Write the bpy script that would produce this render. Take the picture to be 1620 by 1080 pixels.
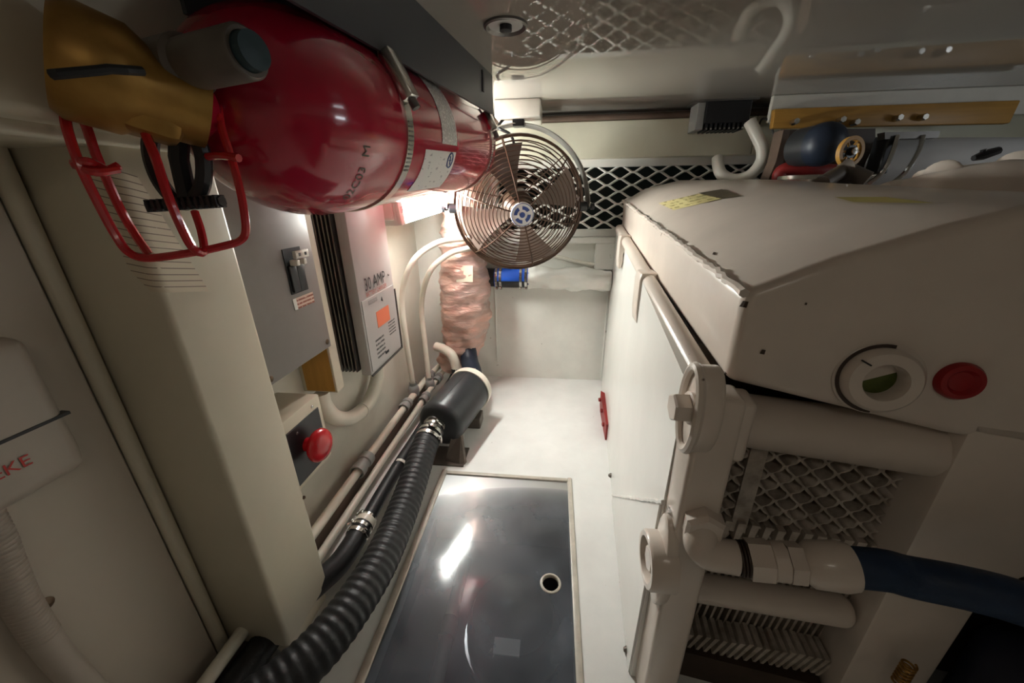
import bpy, bmesh, math, random
from mathutils import Vector, Matrix, noise
random.seed(7)
for o in list(bpy.data.objects): bpy.data.objects.remove(o)
SC = bpy.context.scene
COL = SC.collection
PI = math.pi

# ------------------------------------------------------------------ camera
FPX = 585.6
CAM = Vector((0, 0, 0.95))
AX = Vector((0.99411965, 0.02745555, -0.10474885))
AY = Vector((0.10758093, -0.36071254, 0.92645173))
AZ = Vector((-0.01234798, -0.93227285, -0.36154511))
def to_world(c):
    c = Vector(c); return Vector((AX.dot(c), AY.dot(c), AZ.dot(c)))
cd = bpy.data.cameras.new('camera'); cam = bpy.data.objects.new('camera', cd); COL.objects.link(cam)
r_, u_, b_ = to_world((1,0,0)), to_world((0,-1,0)), to_world((0,0,-1))
cam.matrix_world = Matrix(((r_.x,u_.x,b_.x,CAM.x),(r_.y,u_.y,b_.y,CAM.y),(r_.z,u_.z,b_.z,CAM.z),(0,0,0,1)))
cd.sensor_width = 36; cd.lens = 36*FPX/1620; cd.clip_start = 0.02; cd.clip_end = 50
SC.camera = cam
def at(px, py, x=None, y=None, z=None):
    """survey helper: point of the photograph's ray on a known plane of the room"""
    r = to_world((px-810, py-540, FPX))
    if x is not None: t = (x-CAM.x)/r.x
    elif y is not None: t = (y-CAM.y)/r.y
    else: t = (z-CAM.z)/r.z
    return CAM + r*t
def onpl(px, py, p0, n):
    r = to_world((px-810, py-540, FPX)); n = Vector(n)
    return CAM + r*((Vector(p0)-CAM).dot(n)/r.dot(n))

# ------------------------------------------------------------------ world, exposure
w = bpy.data.worlds.new('world'); SC.world = w; w.use_nodes = True
w.node_tree.nodes['Background'].inputs[0].default_value = (0.05, 0.05, 0.055, 1)
w.node_tree.nodes['Background'].inputs[1].default_value = 0.3
SC.view_settings.view_transform = 'Standard'; SC.view_settings.look = 'None'
SC.view_settings.exposure = 0.58; SC.view_settings.gamma = 1.0
SC.view_settings.use_curve_mapping = False
LAMP_MAIN = 126.0      # emission of the fluorescent lens by the fan
LAMP_SIDE = 9.0      # emission of the lamp beyond the engine
FILL_AFT = 3.2        # emission of the added fill light behind the camera

# ------------------------------------------------------------------ materials
MATS = {}
def mat(name, col, rough=0.5, metal=0.0, var=0.0, vscale=6.0, col2=None, bump=0.0, bscale=60.0, coat=0.0,
        chips=0.0, chipcol=(0.12,0.07,0.04), chipscale=14.0, spec=0.5, ior=1.45, rvar=0.0, stretch=None):
    m = bpy.data.materials.new(name); m.use_nodes = True; nt = m.node_tree; N = nt.nodes; Lk = nt.links
    b = N['Principled BSDF']
    b.inputs['Roughness'].default_value = rough; b.inputs['Metallic'].default_value = metal
    b.inputs['Coat Weight'].default_value = coat; b.inputs['Coat Roughness'].default_value = 0.06
    b.inputs['Specular IOR Level'].default_value = spec; b.inputs['IOR'].default_value = ior
    b.inputs['Base Color'].default_value = (*col, 1)
    tc = N.new('ShaderNodeTexCoord'); vec = tc.outputs['Object']
    if stretch:
        mp = N.new('ShaderNodeMapping'); mp.inputs['Scale'].default_value = stretch; Lk.new(vec, mp.inputs[0]); vec = mp.outputs[0]
    last = None
    if var > 0:
        n = N.new('ShaderNodeTexNoise'); n.inputs['Scale'].default_value = vscale; n.inputs['Detail'].default_value = 6; n.inputs['Roughness'].default_value = 0.6
        Lk.new(vec, n.inputs['Vector'])
        r = N.new('ShaderNodeValToRGB'); r.color_ramp.elements[0].position = 0.35; r.color_ramp.elements[1].position = 0.7
        c2 = col2 or tuple(c*(1-var) for c in col)
        r.color_ramp.elements[0].color = (*c2, 1); r.color_ramp.elements[1].color = (*col, 1)
        Lk.new(n.outputs[0], r.inputs[0]); last = r.outputs[0]
    if chips > 0:
        n2 = N.new('ShaderNodeTexNoise'); n2.inputs['Scale'].default_value = chipscale; n2.inputs['Detail'].default_value = 3
        Lk.new(tc.outputs['Object'], n2.inputs['Vector'])
        r2 = N.new('ShaderNodeValToRGB'); r2.color_ramp.elements[0].position = 1-chips; r2.color_ramp.elements[1].position = min(1, 1-chips+0.02)
        Lk.new(n2.outputs[0], r2.inputs[0])
        mx = N.new('ShaderNodeMix'); mx.data_type = 'RGBA'; Lk.new(r2.outputs[0], mx.inputs[0])
        if last: Lk.new(last, mx.inputs[6])
        else: mx.inputs[6].default_value = (*col, 1)
        mx.inputs[7].default_value = (*chipcol, 1); last = mx.outputs[2]
    if last: Lk.new(last, b.inputs['Base Color'])
    if bump > 0:
        n3 = N.new('ShaderNodeTexNoise'); n3.inputs['Scale'].default_value = bscale; n3.inputs['Detail'].default_value = 4
        Lk.new(vec, n3.inputs['Vector'])
        bp = N.new('ShaderNodeBump'); bp.inputs['Strength'].default_value = bump; bp.inputs['Distance'].default_value = 0.01
        Lk.new(n3.outputs[0], bp.inputs['Height']); Lk.new(bp.outputs[0], b.inputs['Normal'])
    if rvar > 0:
        n4 = N.new('ShaderNodeTexNoise'); n4.inputs['Scale'].default_value = 9; n4.inputs['Detail'].default_value = 5
        Lk.new(vec, n4.inputs['Vector'])
        mr = N.new('ShaderNodeMapRange'); mr.inputs[3].default_value = max(0, rough-rvar); mr.inputs[4].default_value = rough+rvar
        Lk.new(n4.outputs[0], mr.inputs[0]); Lk.new(mr.outputs[0], b.inputs['Roughness'])
    MATS[name] = m
    return m
def emit(name, col, strength):
    m = bpy.data.materials.new(name); m.use_nodes = True
    b = m.node_tree.nodes['Principled BSDF']; b.inputs['Base Color'].default_value = (*col, 1)
    b.inputs['Emission Color'].default_value = (*col, 1); b.inputs['Emission Strength'].default_value = strength
    MATS[name] = m
def printmat(name, paper, ink, sx, sy, amount=0.5, rough=0.45, line=0.45):
    """paper with rows of unreadably small print, from a brick pattern broken by noise, on UVs"""
    m = bpy.data.materials.new(name); m.use_nodes = True; nt = m.node_tree; N = nt.nodes; Lk = nt.links
    b = N['Principled BSDF']; b.inputs['Roughness'].default_value = rough
    uv = N.new('ShaderNodeUVMap')
    mp = N.new('ShaderNodeMapping'); mp.inputs['Scale'].default_value = (sx, sy, 1); Lk.new(uv.outputs[0], mp.inputs[0])
    sep = N.new('ShaderNodeSeparateXYZ'); Lk.new(mp.outputs[0], sep.inputs[0])
    fr = N.new('ShaderNodeMath'); fr.operation = 'FRACT'; Lk.new(sep.outputs[1], fr.inputs[0])
    gt = N.new('ShaderNodeMath'); gt.operation = 'LESS_THAN'; gt.inputs[1].default_value = line; Lk.new(fr.outputs[0], gt.inputs[0])
    n = N.new('ShaderNodeTexNoise'); n.inputs['Scale'].default_value = 1.0; n.inputs['Detail'].default_value = 3; Lk.new(mp.outputs[0], n.inputs['Vector'])
    g2 = N.new('ShaderNodeMath'); g2.operation = 'GREATER_THAN'; g2.inputs[1].default_value = 1-amount; Lk.new(n.outputs[0], g2.inputs[0])
    mu = N.new('ShaderNodeMath'); mu.operation = 'MULTIPLY'; Lk.new(gt.outputs[0], mu.inputs[0]); Lk.new(g2.outputs[0], mu.inputs[1])
    mx = N.new('ShaderNodeMix'); mx.data_type = 'RGBA'; Lk.new(mu.outputs[0], mx.inputs[0])
    mx.inputs[6].default_value = (*paper, 1); mx.inputs[7].default_value = (*ink, 1)
    Lk.new(mx.outputs[2], b.inputs['Base Color']); MATS[name] = m

mat('cream_wall', (0.70,0.66,0.57), 0.42, var=0.12, vscale=5, bump=0.05, bscale=30)
mat('white_wall', (0.80,0.79,0.73), 0.45, var=0.10, vscale=7, bump=0.12, bscale=22, chips=0.27, chipcol=(0.45,0.42,0.36), chipscale=18)
mat('cream_beam', (0.80,0.78,0.62), 0.45, var=0.08, vscale=6, bump=0.06, bscale=40)
mat('floor_paint', (0.82,0.815,0.79), 0.38, var=0.08, vscale=9, bump=0.05, bscale=50, chips=0.255, chipcol=(0.25,0.22,0.18), chipscale=40)
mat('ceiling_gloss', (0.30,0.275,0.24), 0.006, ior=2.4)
mat('post_paint', (0.66,0.60,0.47), 0.38, var=0.08, vscale=4, bump=0.04, bscale=30)
mat('side_wall_paint', (0.55,0.48,0.40), 0.45, var=0.06, vscale=4)
mat('engine_paint', (0.69,0.60,0.52), 0.33, var=0.12, vscale=6, bump=0.05, bscale=18, chips=0.245, chipscale=24, coat=0.25)
mat('engine_panel', (0.78,0.76,0.71), 0.30, var=0.10, vscale=4, bump=0.05, bscale=14, coat=0.3)
mat('fin_paint', (0.60,0.53,0.46), 0.42, var=0.35, vscale=30, col2=(0.30,0.25,0.20))
mat('red_gloss', (0.42,0.007,0.032), 0.16, coat=0.6, var=0.2, vscale=3)
mat('red_wire', (0.50,0.015,0.02), 0.25, coat=0.4)
mat('red_plastic', (0.55,0.012,0.02), 0.22, coat=0.3)
mat('red_rubber', (0.28,0.02,0.018), 0.5, var=0.3, vscale=20)
mat('brass', (0.46,0.27,0.07), 0.42, metal=0.75, var=0.3, vscale=14, col2=(0.30,0.15,0.04))
mat('grey_pipe', (0.15,0.125,0.105), 0.42, metal=0.3, var=0.2, vscale=20)
mat('teal_plug', (0.02,0.04,0.048), 0.5)
mat('black_rubber', (0.018,0.018,0.020), 0.48, var=0.3, vscale=25, bump=0.1, bscale=90)
mat('black_plastic', (0.015,0.015,0.017), 0.35)
mat('canister_black', (0.030,0.032,0.035), 0.36, var=0.2, vscale=10)
mat('blue_black_rubber', (0.015,0.024,0.045), 0.45, var=0.25, vscale=20)
mat('blue_hose', (0.010,0.030,0.075), 0.5, var=0.3, vscale=30, bump=0.1, bscale=120)
mat('blue_rubber', (0.02,0.10,0.55), 0.4)
mat('bracket_grey', (0.055,0.058,0.065), 0.35)
mat('steel', (0.62,0.60,0.56), 0.24, metal=1.0, var=0.15, vscale=30)
mat('dark_steel', (0.18,0.17,0.16), 0.40, metal=0.8)
mat('screw_brown', (0.12,0.08,0.05), 0.4, metal=0.6)
mat('panel_grey', (0.25,0.225,0.21), 0.40, var=0.06, vscale=30)
mat('charger_grey', (0.47,0.465,0.45), 0.40, var=0.04, vscale=10)
mat('charger_side', (0.36,0.355,0.345), 0.4)
mat('heatsink_dark', (0.09,0.085,0.08), 0.35, metal=0.4)
mat('white_plastic', (0.82,0.79,0.70), 0.35, var=0.08, vscale=12)
mat('box_beige', (0.43,0.375,0.32), 0.45, var=0.08, vscale=10)
mat('plug_red', (0.30,0.010,0.012), 0.35)
mat('tube_cream', (0.82,0.77,0.66), 0.35, var=0.12, vscale=8)
mat('fitting_grey', (0.34,0.345,0.33), 0.42)
mat('orange_wood', (0.52,0.27,0.055), 0.45, var=0.22, vscale=5, stretch=(1,14,14))
mat('orange_side', (0.60,0.31,0.06), 0.5, var=0.2, vscale=6, stretch=(8,8,1))
mat('pink_foil', (0.74,0.42,0.33), 0.30, metal=0.25, var=0.5, vscale=6, col2=(0.50,0.37,0.33), bump=1.0, bscale=16, stretch=(1,1,3.2))
mat('clear_tape', (0.74,0.70,0.55), 0.25)
mat('foil_tape', (0.60,0.60,0.56), 0.32, metal=0.4, var=0.2, vscale=10, bump=0.5, bscale=22)
mat('mesh_white', (0.85,0.85,0.80), 0.4)
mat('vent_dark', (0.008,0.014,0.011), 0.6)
mat('fan_brown', (0.10,0.055,0.035), 0.35, metal=0.35, var=0.35, vscale=20)
mat('fan_blade', (0.15,0.11,0.09), 0.4, metal=0.3)
mat('fan_yoke', (0.42,0.41,0.37), 0.35, metal=0.5)
mat('badge_white', (0.78,0.78,0.76), 0.3)
mat('badge_blue', (0.03,0.06,0.22), 0.35)
mat('ink', (0.02,0.02,0.022), 0.5)
mat('ink_red', (0.45,0.06,0.03), 0.5)
mat('letter_red', (0.50,0.035,0.03), 0.5)
mat('label_orange', (0.80,0.22,0.11), 0.5)
mat('label_yellow', (0.62,0.52,0.16), 0.5, var=0.3, vscale=30)
mat('label_dark', (0.10,0.075,0.04), 0.5, var=0.5, vscale=40)
mat('stain_yellow', (0.40,0.33,0.10), 0.5)
mat('pale_pipe', (0.62,0.62,0.62), 0.4, var=0.1, vscale=8)
mat('shelf_brown', (0.17,0.115,0.085), 0.5, var=0.3, vscale=8)
mat('dark_navy', (0.012,0.014,0.028), 0.55)
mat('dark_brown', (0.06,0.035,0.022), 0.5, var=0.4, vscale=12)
mat('sight_green', (0.10,0.13,0.015), 0.3, var=0.6, vscale=30)
mat('pit_paint', (0.14,0.14,0.15), 0.6)
mat('hatch_trim', (0.60,0.55,0.47), 0.4, var=0.25, vscale=25)
mat('white_label', (0.80,0.78,0.72), 0.5)
emit('lamp_lens', (0.97,1.0,0.945), LAMP_MAIN)
emit('side_lens', (0.86,0.93,1.0), LAMP_SIDE)
emit('fill_lens', (1.0,0.90,0.76), FILL_AFT)
printmat('print_label', (0.66,0.64,0.60), (0.22,0.20,0.20), 30, 14, 0.55)
printmat('print_label_b', (0.68,0.66,0.63), (0.38,0.36,0.36), 14, 7, 0.40)
printmat('print_red', (0.72,0.52,0.42), (0.30,0.08,0.05), 18, 3, 0.6)
printmat('print_small', (0.47,0.465,0.45), (0.06,0.06,0.06), 14, 5, 0.6)
printmat('print_paper', (0.66,0.57,0.43), (0.20,0.15,0.11), 6, 17, 0.66, line=0.14)
printmat('print_yellow', (0.66,0.58,0.27), (0.30,0.25,0.08), 10, 4, 0.5)
# dark, scuffed see-through acrylic
def acrylic():
    m = bpy.data.materials.new('acrylic'); m.use_nodes = True; nt = m.node_tree; N = nt.nodes; Lk = nt.links
    for n in list(N): N.remove(n)
    out = N.new('ShaderNodeOutputMaterial'); tr = N.new('ShaderNodeBsdfTransparent'); tr.inputs[0].default_value = (0.34,0.36,0.39,1)
    df = N.new('ShaderNodeBsdfDiffuse'); df.inputs[0].default_value = (0.27,0.30,0.36,1)
    gl = N.new('ShaderNodeBsdfGlossy'); gl.inputs[0].default_value = (1,1,1,1)
    tc = N.new('ShaderNodeTexCoord'); n1 = N.new('ShaderNodeTexNoise'); n1.inputs['Scale'].default_value = 7; n1.inputs['Detail'].default_value = 7
    Lk.new(tc.outputs['Object'], n1.inputs['Vector'])
    mr = N.new('ShaderNodeMapRange'); mr.inputs[1].default_value = 0.35; mr.inputs[2].default_value = 0.75; mr.inputs[3].default_value = 0.10; mr.inputs[4].default_value = 0.34
    Lk.new(n1.outputs[0], mr.inputs[0])
    m1 = N.new('ShaderNodeMixShader'); Lk.new(mr.outputs[0], m1.inputs[0]); Lk.new(tr.outputs[0], m1.inputs[1]); Lk.new(df.outputs[0], m1.inputs[2])
    mr2 = N.new('ShaderNodeMapRange'); mr2.inputs[1].default_value = 0.3; mr2.inputs[2].default_value = 0.7; mr2.inputs[3].default_value = 0.05; mr2.inputs[4].default_value = 0.13
    Lk.new(n1.outputs[0], mr2.inputs[0]); Lk.new(mr2.outputs[0], gl.inputs['Roughness'])
    fr = N.new('ShaderNodeFresnel'); fr.inputs[0].default_value = 1.36
    g2 = N.new('ShaderNodeBsdfGlossy'); g2.inputs['Roughness'].default_value = 0.42
    mg = N.new('ShaderNodeMixShader'); mg.inputs[0].default_value = 0.50; Lk.new(gl.outputs[0], mg.inputs[1]); Lk.new(g2.outputs[0], mg.inputs[2])
    m2 = N.new('ShaderNodeMixShader'); Lk.new(fr.outputs[0], m2.inputs[0]); Lk.new(m1.outputs[0], m2.inputs[1]); Lk.new(mg.outputs[0], m2.inputs[2])
    Lk.new(m2.outputs[0], out.inputs[0]); MATS['acrylic'] = m
acrylic()

# ------------------------------------------------------------------ mesh helpers (all in world coordinates)
class MB:
    def __init__(s): s.v = []; s.f = []; s.uv = None
    def add(s, vs, fs):
        o = len(s.v); s.v += [Vector(v) for v in vs]; s.f += [tuple(i+o for i in f) for f in fs]; return s
    def box(s, c, size, bevel=0.0, M=None, seg=2):
        bm = bmesh.new(); bmesh.ops.create_cube(bm, size=1.0)
        for v in bm.verts: v.co = Vector((v.co.x*size[0], v.co.y*size[1], v.co.z*size[2]))
        if bevel > 0: bmesh.ops.bevel(bm, geom=list(bm.edges), offset=bevel, segments=seg, profile=0.5, affect='EDGES')
        bm.verts.index_update()
        vs = [(M @ v.co if M else v.co)+Vector(c) for v in bm.verts]; fs = [[v.index for v in f.verts] for f in bm.faces]
        bm.free(); return s.add(vs, fs)
    def bb(s, lo, hi, bevel=0.0, seg=2):
        lo = Vector(lo); hi = Vector(hi); return s.box((lo+hi)/2, hi-lo, bevel, None, seg)
    def tube(s, pts, r, n=10, closed=False, caps=True, flat=None):
        pts = [Vector(p) for p in pts]; m = len(pts)
        rs = r if isinstance(r, (list, tuple)) else [r]*m
        T = []
        for i in range(m):
            a = pts[(i-1) % m] if (closed or i > 0) else pts[i]
            b = pts[(i+1) % m] if (closed or i < m-1) else pts[i]
            T.append((b-a).normalized())
        up = Vector((0,0,1)) if abs(T[0].z) < 0.9 else Vector((1,0,0))
        nrm = (up - T[0]*up.dot(T[0])).normalized(); vs = []
        for i in range(m):
            nrm = (nrm - T[i]*nrm.dot(T[i])).normalized(); bi = T[i].cross(nrm)
            for k in range(n):
                a = 2*PI*k/n; vs.append(pts[i] + (nrm*math.cos(a)+bi*math.sin(a))*rs[i])
        fs = []
        for i in range(m if closed else m-1):
            j = (i+1) % m
            for k in range(n): fs.append((i*n+k, i*n+(k+1) % n, j*n+(k+1) % n, j*n+k))
        if caps and not closed: fs.append(tuple(range(n))[::-1]); fs.append(tuple((m-1)*n+k for k in range(n)))
        return s.add(vs, fs)
    def lathe(s, o, axis, prof, n=32, a0=0.0, a1=2*PI, ref=None):
        """prof: list of (distance along axis, radius)"""
        o = Vector(o); A = Vector(axis).normalized()
        ref = Vector(ref) if ref else (Vector((0,0,1)) if abs(A.z) < 0.9 else Vector((1,0,0)))
        e1 = (ref - A*ref.dot(A)).normalized(); e2 = A.cross(e1)
        full = abs(a1-a0-2*PI) < 1e-6; nn = n if full else n+1; vs = []; fs = []
        for (h, r) in prof:
            for k in range(nn):
                a = a0+(a1-a0)*k/n; vs.append(o + A*h + (e1*math.cos(a)+e2*math.sin(a))*max(r, 1e-5))
        for i in range(len(prof)-1):
            for k in range(n):
                k2 = (k+1) % nn; fs.append((i*nn+k, i*nn+k2, (i+1)*nn+k2, (i+1)*nn+k))
        return s.add(vs, fs)
    def prism(s, poly, d):
        """planar polygon (list of points) extruded by vector d"""
        poly = [Vector(p) for p in poly]; d = Vector(d); n = len(poly)
        vs = poly + [p+d for p in poly]
        fs = [tuple(range(n)), tuple(range(2*n-1, n-1, -1))] + [(i, i+n, (i+1) % n+n, (i+1) % n) for i in range(n)]
        return s.add(vs, fs)
    def torus(s, c, axis, R, r, n=36, m=6):
        A = Vector(axis).normalized(); ref = Vector((0,0,1)) if abs(A.z) < 0.9 else Vector((1,0,0))
        e1 = (ref - A*ref.dot(A)).normalized(); e2 = A.cross(e1)
        return s.tube([Vector(c)+(e1*math.cos(2*PI*k/n)+e2*math.sin(2*PI*k/n))*R for k in range(n)], r, m, closed=True)
    def quadgrid(s, P, nu, nv):
        """P(u,v) -> point; makes UVs too"""
        o = len(s.v); 
        if s.uv is None: s.uv = {}
        for j in range(nv+1):
            for i in range(nu+1):
                s.uv[len(s.v)] = (i/nu, j/nv); s.v.append(Vector(P(i/nu, j/nv)))
        for j in range(nv):
            for i in range(nu):
                a = o+j*(nu+1)+i; s.f.append((a, a+1, a+nu+2, a+nu+1))
        return s
    def build(s, name, m, parent=None, smooth=False, angle=40, loc=None):
        me = bpy.data.meshes.new(name)
        base = Vector((0,0,0))
        if parent is not None: base = Vector(parent['_w'])
        elif loc is not None: base = Vector(loc)
        else:
            xs = [v.x for v in s.v]; ys = [v.y for v in s.v]; zs = [v.z for v in s.v]
            base = Vector(((min(xs)+max(xs))/2, (min(ys)+max(ys))/2, min(zs)))
        me.from_pydata([v-base for v in s.v], [], s.f); me.validate()
        bm = bmesh.new(); bm.from_mesh(me); bmesh.ops.recalc_face_normals(bm, faces=bm.faces)
        if smooth:
            for f in bm.faces: f.smooth = True
            for e in bm.edges:
                if len(e.link_faces) == 2 and e.calc_face_angle(0) > math.radians(angle): e.smooth = False
        bm.to_mesh(me); bm.free()
        if s.uv:
            ul = me.uv_layers.new(name='UVMap')
            for lp in me.loops: ul.data[lp.index].uv = s.uv.get(lp.vertex_index, (0,0))
        me.materials.append(MATS[m])
        o = bpy.data.objects.new(name, me); COL.objects.link(o)
        if parent is None: o.location = base
        else: o.parent = parent
        o['_w'] = tuple(base)
        return o
def tag(o, label, cat, group=None, kind=None):
    if label: o['label'] = label
    if cat: o['category'] = cat
    if group: o['group'] = group
    if kind: o['kind'] = kind
    return o
def thing(name, loc, label, cat, group=None):
    o = bpy.data.objects.new(name, None); COL.objects.link(o); o.location = Vector(loc); o.empty_display_size = 0.05
    o['_w'] = tuple(Vector(loc)); return tag(o, label, cat, group)
def struct(name, mb, m, label=None, **k):
    o = mb.build(name, m, **k); o['kind'] = 'structure'
    if label: o['label'] = label
    return o
def spline(P, k=8, closed=False):
    P = [Vector(p) for p in P]; out = []; n = len(P)
    rng = range(n) if closed else range(n-1)
    for i in rng:
        p1, p2 = P[i], P[(i+1) % n]
        p0 = P[i-1] if (i > 0 or closed) else p1*2-p2
        p3 = P[(i+2) % n] if (i+2 < n or closed) else p2*2-p1
        for j in range(k):
            t = j/k
            out.append(0.5*((2*p1)+(p2-p0)*t+(2*p0-5*p1+4*p2-p3)*t*t+(3*p1-p0-3*p2+p3)*t**3))
    if not closed: out.append(P[-1])
    return out
def arc(c, e1, e2, R, a0, a1, n=24):
    c = Vector(c); return [c+(Vector(e1)*math.cos(a0+(a1-a0)*k/n)+Vector(e2)*math.sin(a0+(a1-a0)*k/n))*R for k in range(n+1)]
def textmesh(body, size, o, ex, ey, depth=0.0006, align='LEFT', shear=0.0, bend=None, sx=1.0):
    """lettering as geometry: o = baseline start, ex/ey = reading and up directions"""
    cu = bpy.data.curves.new('t', 'FONT'); cu.body = body; cu.size = size; cu.align_x = align; cu.shear = shear; cu.resolution_u = 2
    ob = bpy.data.objects.new('t', cu); COL.objects.link(ob); dg = bpy.context.evaluated_depsgraph_get(); dg.update()
    me = bpy.data.meshes.new_from_object(ob.evaluated_get(dg))
    ex = Vector(ex).normalized(); ey = Vector(ey).normalized(); ez = ex.cross(ey)
    mb = MB()
    if bend: vs = [bend(v.co.x*sx, v.co.y) for v in me.vertices]
    else: vs = [Vector(o)+ex*v.co.x*sx+ey*v.co.y+ez*depth for v in me.vertices]
    mb.add(vs, [tuple(p.vertices) for p in me.polygons])
    bpy.data.objects.remove(ob); bpy.data.meshes.remove(me); bpy.data.curves.remove(cu)
    return mb
def hexprism(mb, c, axis, R, h, rot=0.0):
    A = Vector(axis).normalized(); ref = Vector((0,0,1)) if abs(A.z) < 0.9 else Vector((1,0,0))
    e1 = (ref - A*ref.dot(A)).normalized(); e2 = A.cross(e1)
    b = 0.12*R
    mb.lathe(c, axis, [(0,0.0),(0,R),(h-b,R),(h,R-b),(h,0.0)], 6)
    return mb
def clamp(parent, c, axis, R, wdt=0.012, name='hose_clamp', screw_dir=(0,0,1)):
    """worm-drive clamp: band with a screw housing"""
    A = Vector(axis).normalized(); c = Vector(c)
    b = MB(); b.lathe(c-A*wdt/2, A, [(0,R*0.98),(0,R+0.0015),(wdt,R+0.0015),(wdt,R*0.98)], 28)
    o = b.build(name, 'steel', parent, True)
    sd = Vector(screw_dir); sd = (sd-A*sd.dot(A)).normalized(); t = A.cross(sd)
    h = MB(); M = Matrix((A, t, sd)).transposed()
    h.box(c+sd*(R+0.005), (wdt*1.1, 0.022, 0.009), 0.002, M)
    h.lathe(c+sd*(R+0.006)+t*0.011, t, [(0,0),(0,0.005),(0.008,0.005),(0.008,0)], 8)
    if name == 'hose_clamp' and parent is not None and '_sub' in parent: pass
    return o, h.build('clamp_screw', 'steel', parent, True)
def screwhead(parent, c, n, r=0.006, m='screw_brown', name='screw'):
    b = MB(); b.lathe(c, n, [(-0.002,r),(0.0008,r),(0.0022,r*0.75),(0.0028,0)], 14)
    return b.build(name, m, parent, True)

# ------------------------------------------------------------------ the room
XL, YB, ZC = -0.70, 1.88, 1.286
XR, YF = 2.0, -1.1
HX0, HX1, HY0, HY1 = -0.372, 0.072, 0.16, 1.066
b = MB()
b.bb((XL-0.1,YF-0.1,-0.06),(HX0,YB+0.4,0)); b.bb((HX1,YF-0.1,-0.06),(XR+0.1,YB+0.4,0))
b.bb((HX0,YF-0.1,-0.06),(HX1,HY0,0)); b.bb((HX0,HY1,-0.06),(HX1,YB+0.4,0))
struct('floor', b, 'floor_paint', 'glossy white painted floor with scuffs and specks of dirt')
b = MB()
for lo, hi in (((HX0-0.12,HY0-0.1,-0.46),(HX1+0.12,HY1+0.1,-0.43)), ((HX0-0.14,HY0-0.1,-0.46),(HX0-0.10,HY1+0.1,-0.06)), ((HX1+0.10,HY0-0.1,-0.46),(HX1+0.14,HY1+0.1,-0.06)),
               ((HX0-0.12,HY0-0.13,-0.46),(HX1+0.12,HY0-0.09,-0.06)), ((HX0-0.12,HY1+0.09,-0.46),(HX1+0.12,HY1+0.13,-0.06))): b.bb(lo, hi)
struct('floor_bilge', b, 'pit_paint', 'dark grey bilge recess under the floor hatch')
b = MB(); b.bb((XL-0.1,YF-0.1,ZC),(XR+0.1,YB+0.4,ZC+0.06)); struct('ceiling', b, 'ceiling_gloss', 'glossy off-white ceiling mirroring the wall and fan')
VX0, VX1, VZ0, VZ1 = -0.27, 1.16, 0.785, 1.085
b = MB()
b.bb((XL-0.1,YB,0),(VX0,YB+0.05,ZC)); b.bb((VX1,YB,0),(XR+0.1,YB+0.05,ZC)); b.bb((VX0,YB,0),(VX1,YB+0.05,VZ0)); b.bb((VX0,YB,VZ1),(VX1,YB+0.05,ZC))
wall_back = struct('wall_back', b, 'white_wall', 'white painted rough back wall with stains')
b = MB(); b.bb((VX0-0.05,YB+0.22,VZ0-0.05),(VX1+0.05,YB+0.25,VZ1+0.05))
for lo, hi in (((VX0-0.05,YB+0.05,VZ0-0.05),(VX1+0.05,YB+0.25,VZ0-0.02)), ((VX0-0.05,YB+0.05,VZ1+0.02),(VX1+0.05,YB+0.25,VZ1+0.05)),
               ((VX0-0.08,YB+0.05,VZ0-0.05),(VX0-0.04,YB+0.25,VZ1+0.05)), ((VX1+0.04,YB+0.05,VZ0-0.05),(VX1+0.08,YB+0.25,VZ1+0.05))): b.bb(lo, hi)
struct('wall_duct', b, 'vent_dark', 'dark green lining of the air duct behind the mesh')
b = MB(); b.bb((XL-0.06,YF-0.1,0),(XL,YB+0.05,ZC)); wall_left = struct('wall_left', b, 'cream_wall', 'cream painted side wall carrying the electrical boxes')
b = MB(); b.bb((XR,YF-0.1,0),(XR+0.06,YB+0.05,ZC)); struct('wall_right', b, 'white_wall', 'white painted wall beyond the engine')
b = MB(); b.bb((XL-0.1,YF-0.06,0),(XR+0.1,YF,ZC)); struct('wall_front', b, 'side_wall_paint', 'cream wall at the entrance end')
# panel joint grooves proud of back wall, a vertical board edge
b = MB(); b.bb((-0.30,YB-0.006,0.10),(-0.297,YB,0.53),0); b.bb((0.278,YB-0.01,0.0),(0.40,YB,0.60),0.003)
o = b.build('wall_seam', 'white_wall', wall_back)
# ledge under the grille and cream beam above it, brown rail on top
b = MB(); b.bb((VX0-0.05,YB-0.055,0.745),(VX1+0.3,YB,0.772),0.004); b.bb((0.20,YB-0.05,0.62),(0.40,YB,0.745),0.003)
struct('trim_1', b, 'white_wall', 'white ledge below the expanded metal grille')
b = MB(); b.bb((XL,1.805,1.105),(0.80,YB,1.245),0.003); b.bb((0.803,1.805,1.105),(XR,YB,1.245),0.003)
struct('trim_2', b, 'cream_beam', 'cream beam across the back wall above the grille')
b = MB(); b.tube([(XL,1.815,1.258),(XR,1.815,1.258)],0.0135,12); 
o = b.build('conduit_rail','shelf_brown',None,True); tag(o,'dull brown metal pipe running along the cream beam just under ceiling','pipe')

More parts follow.
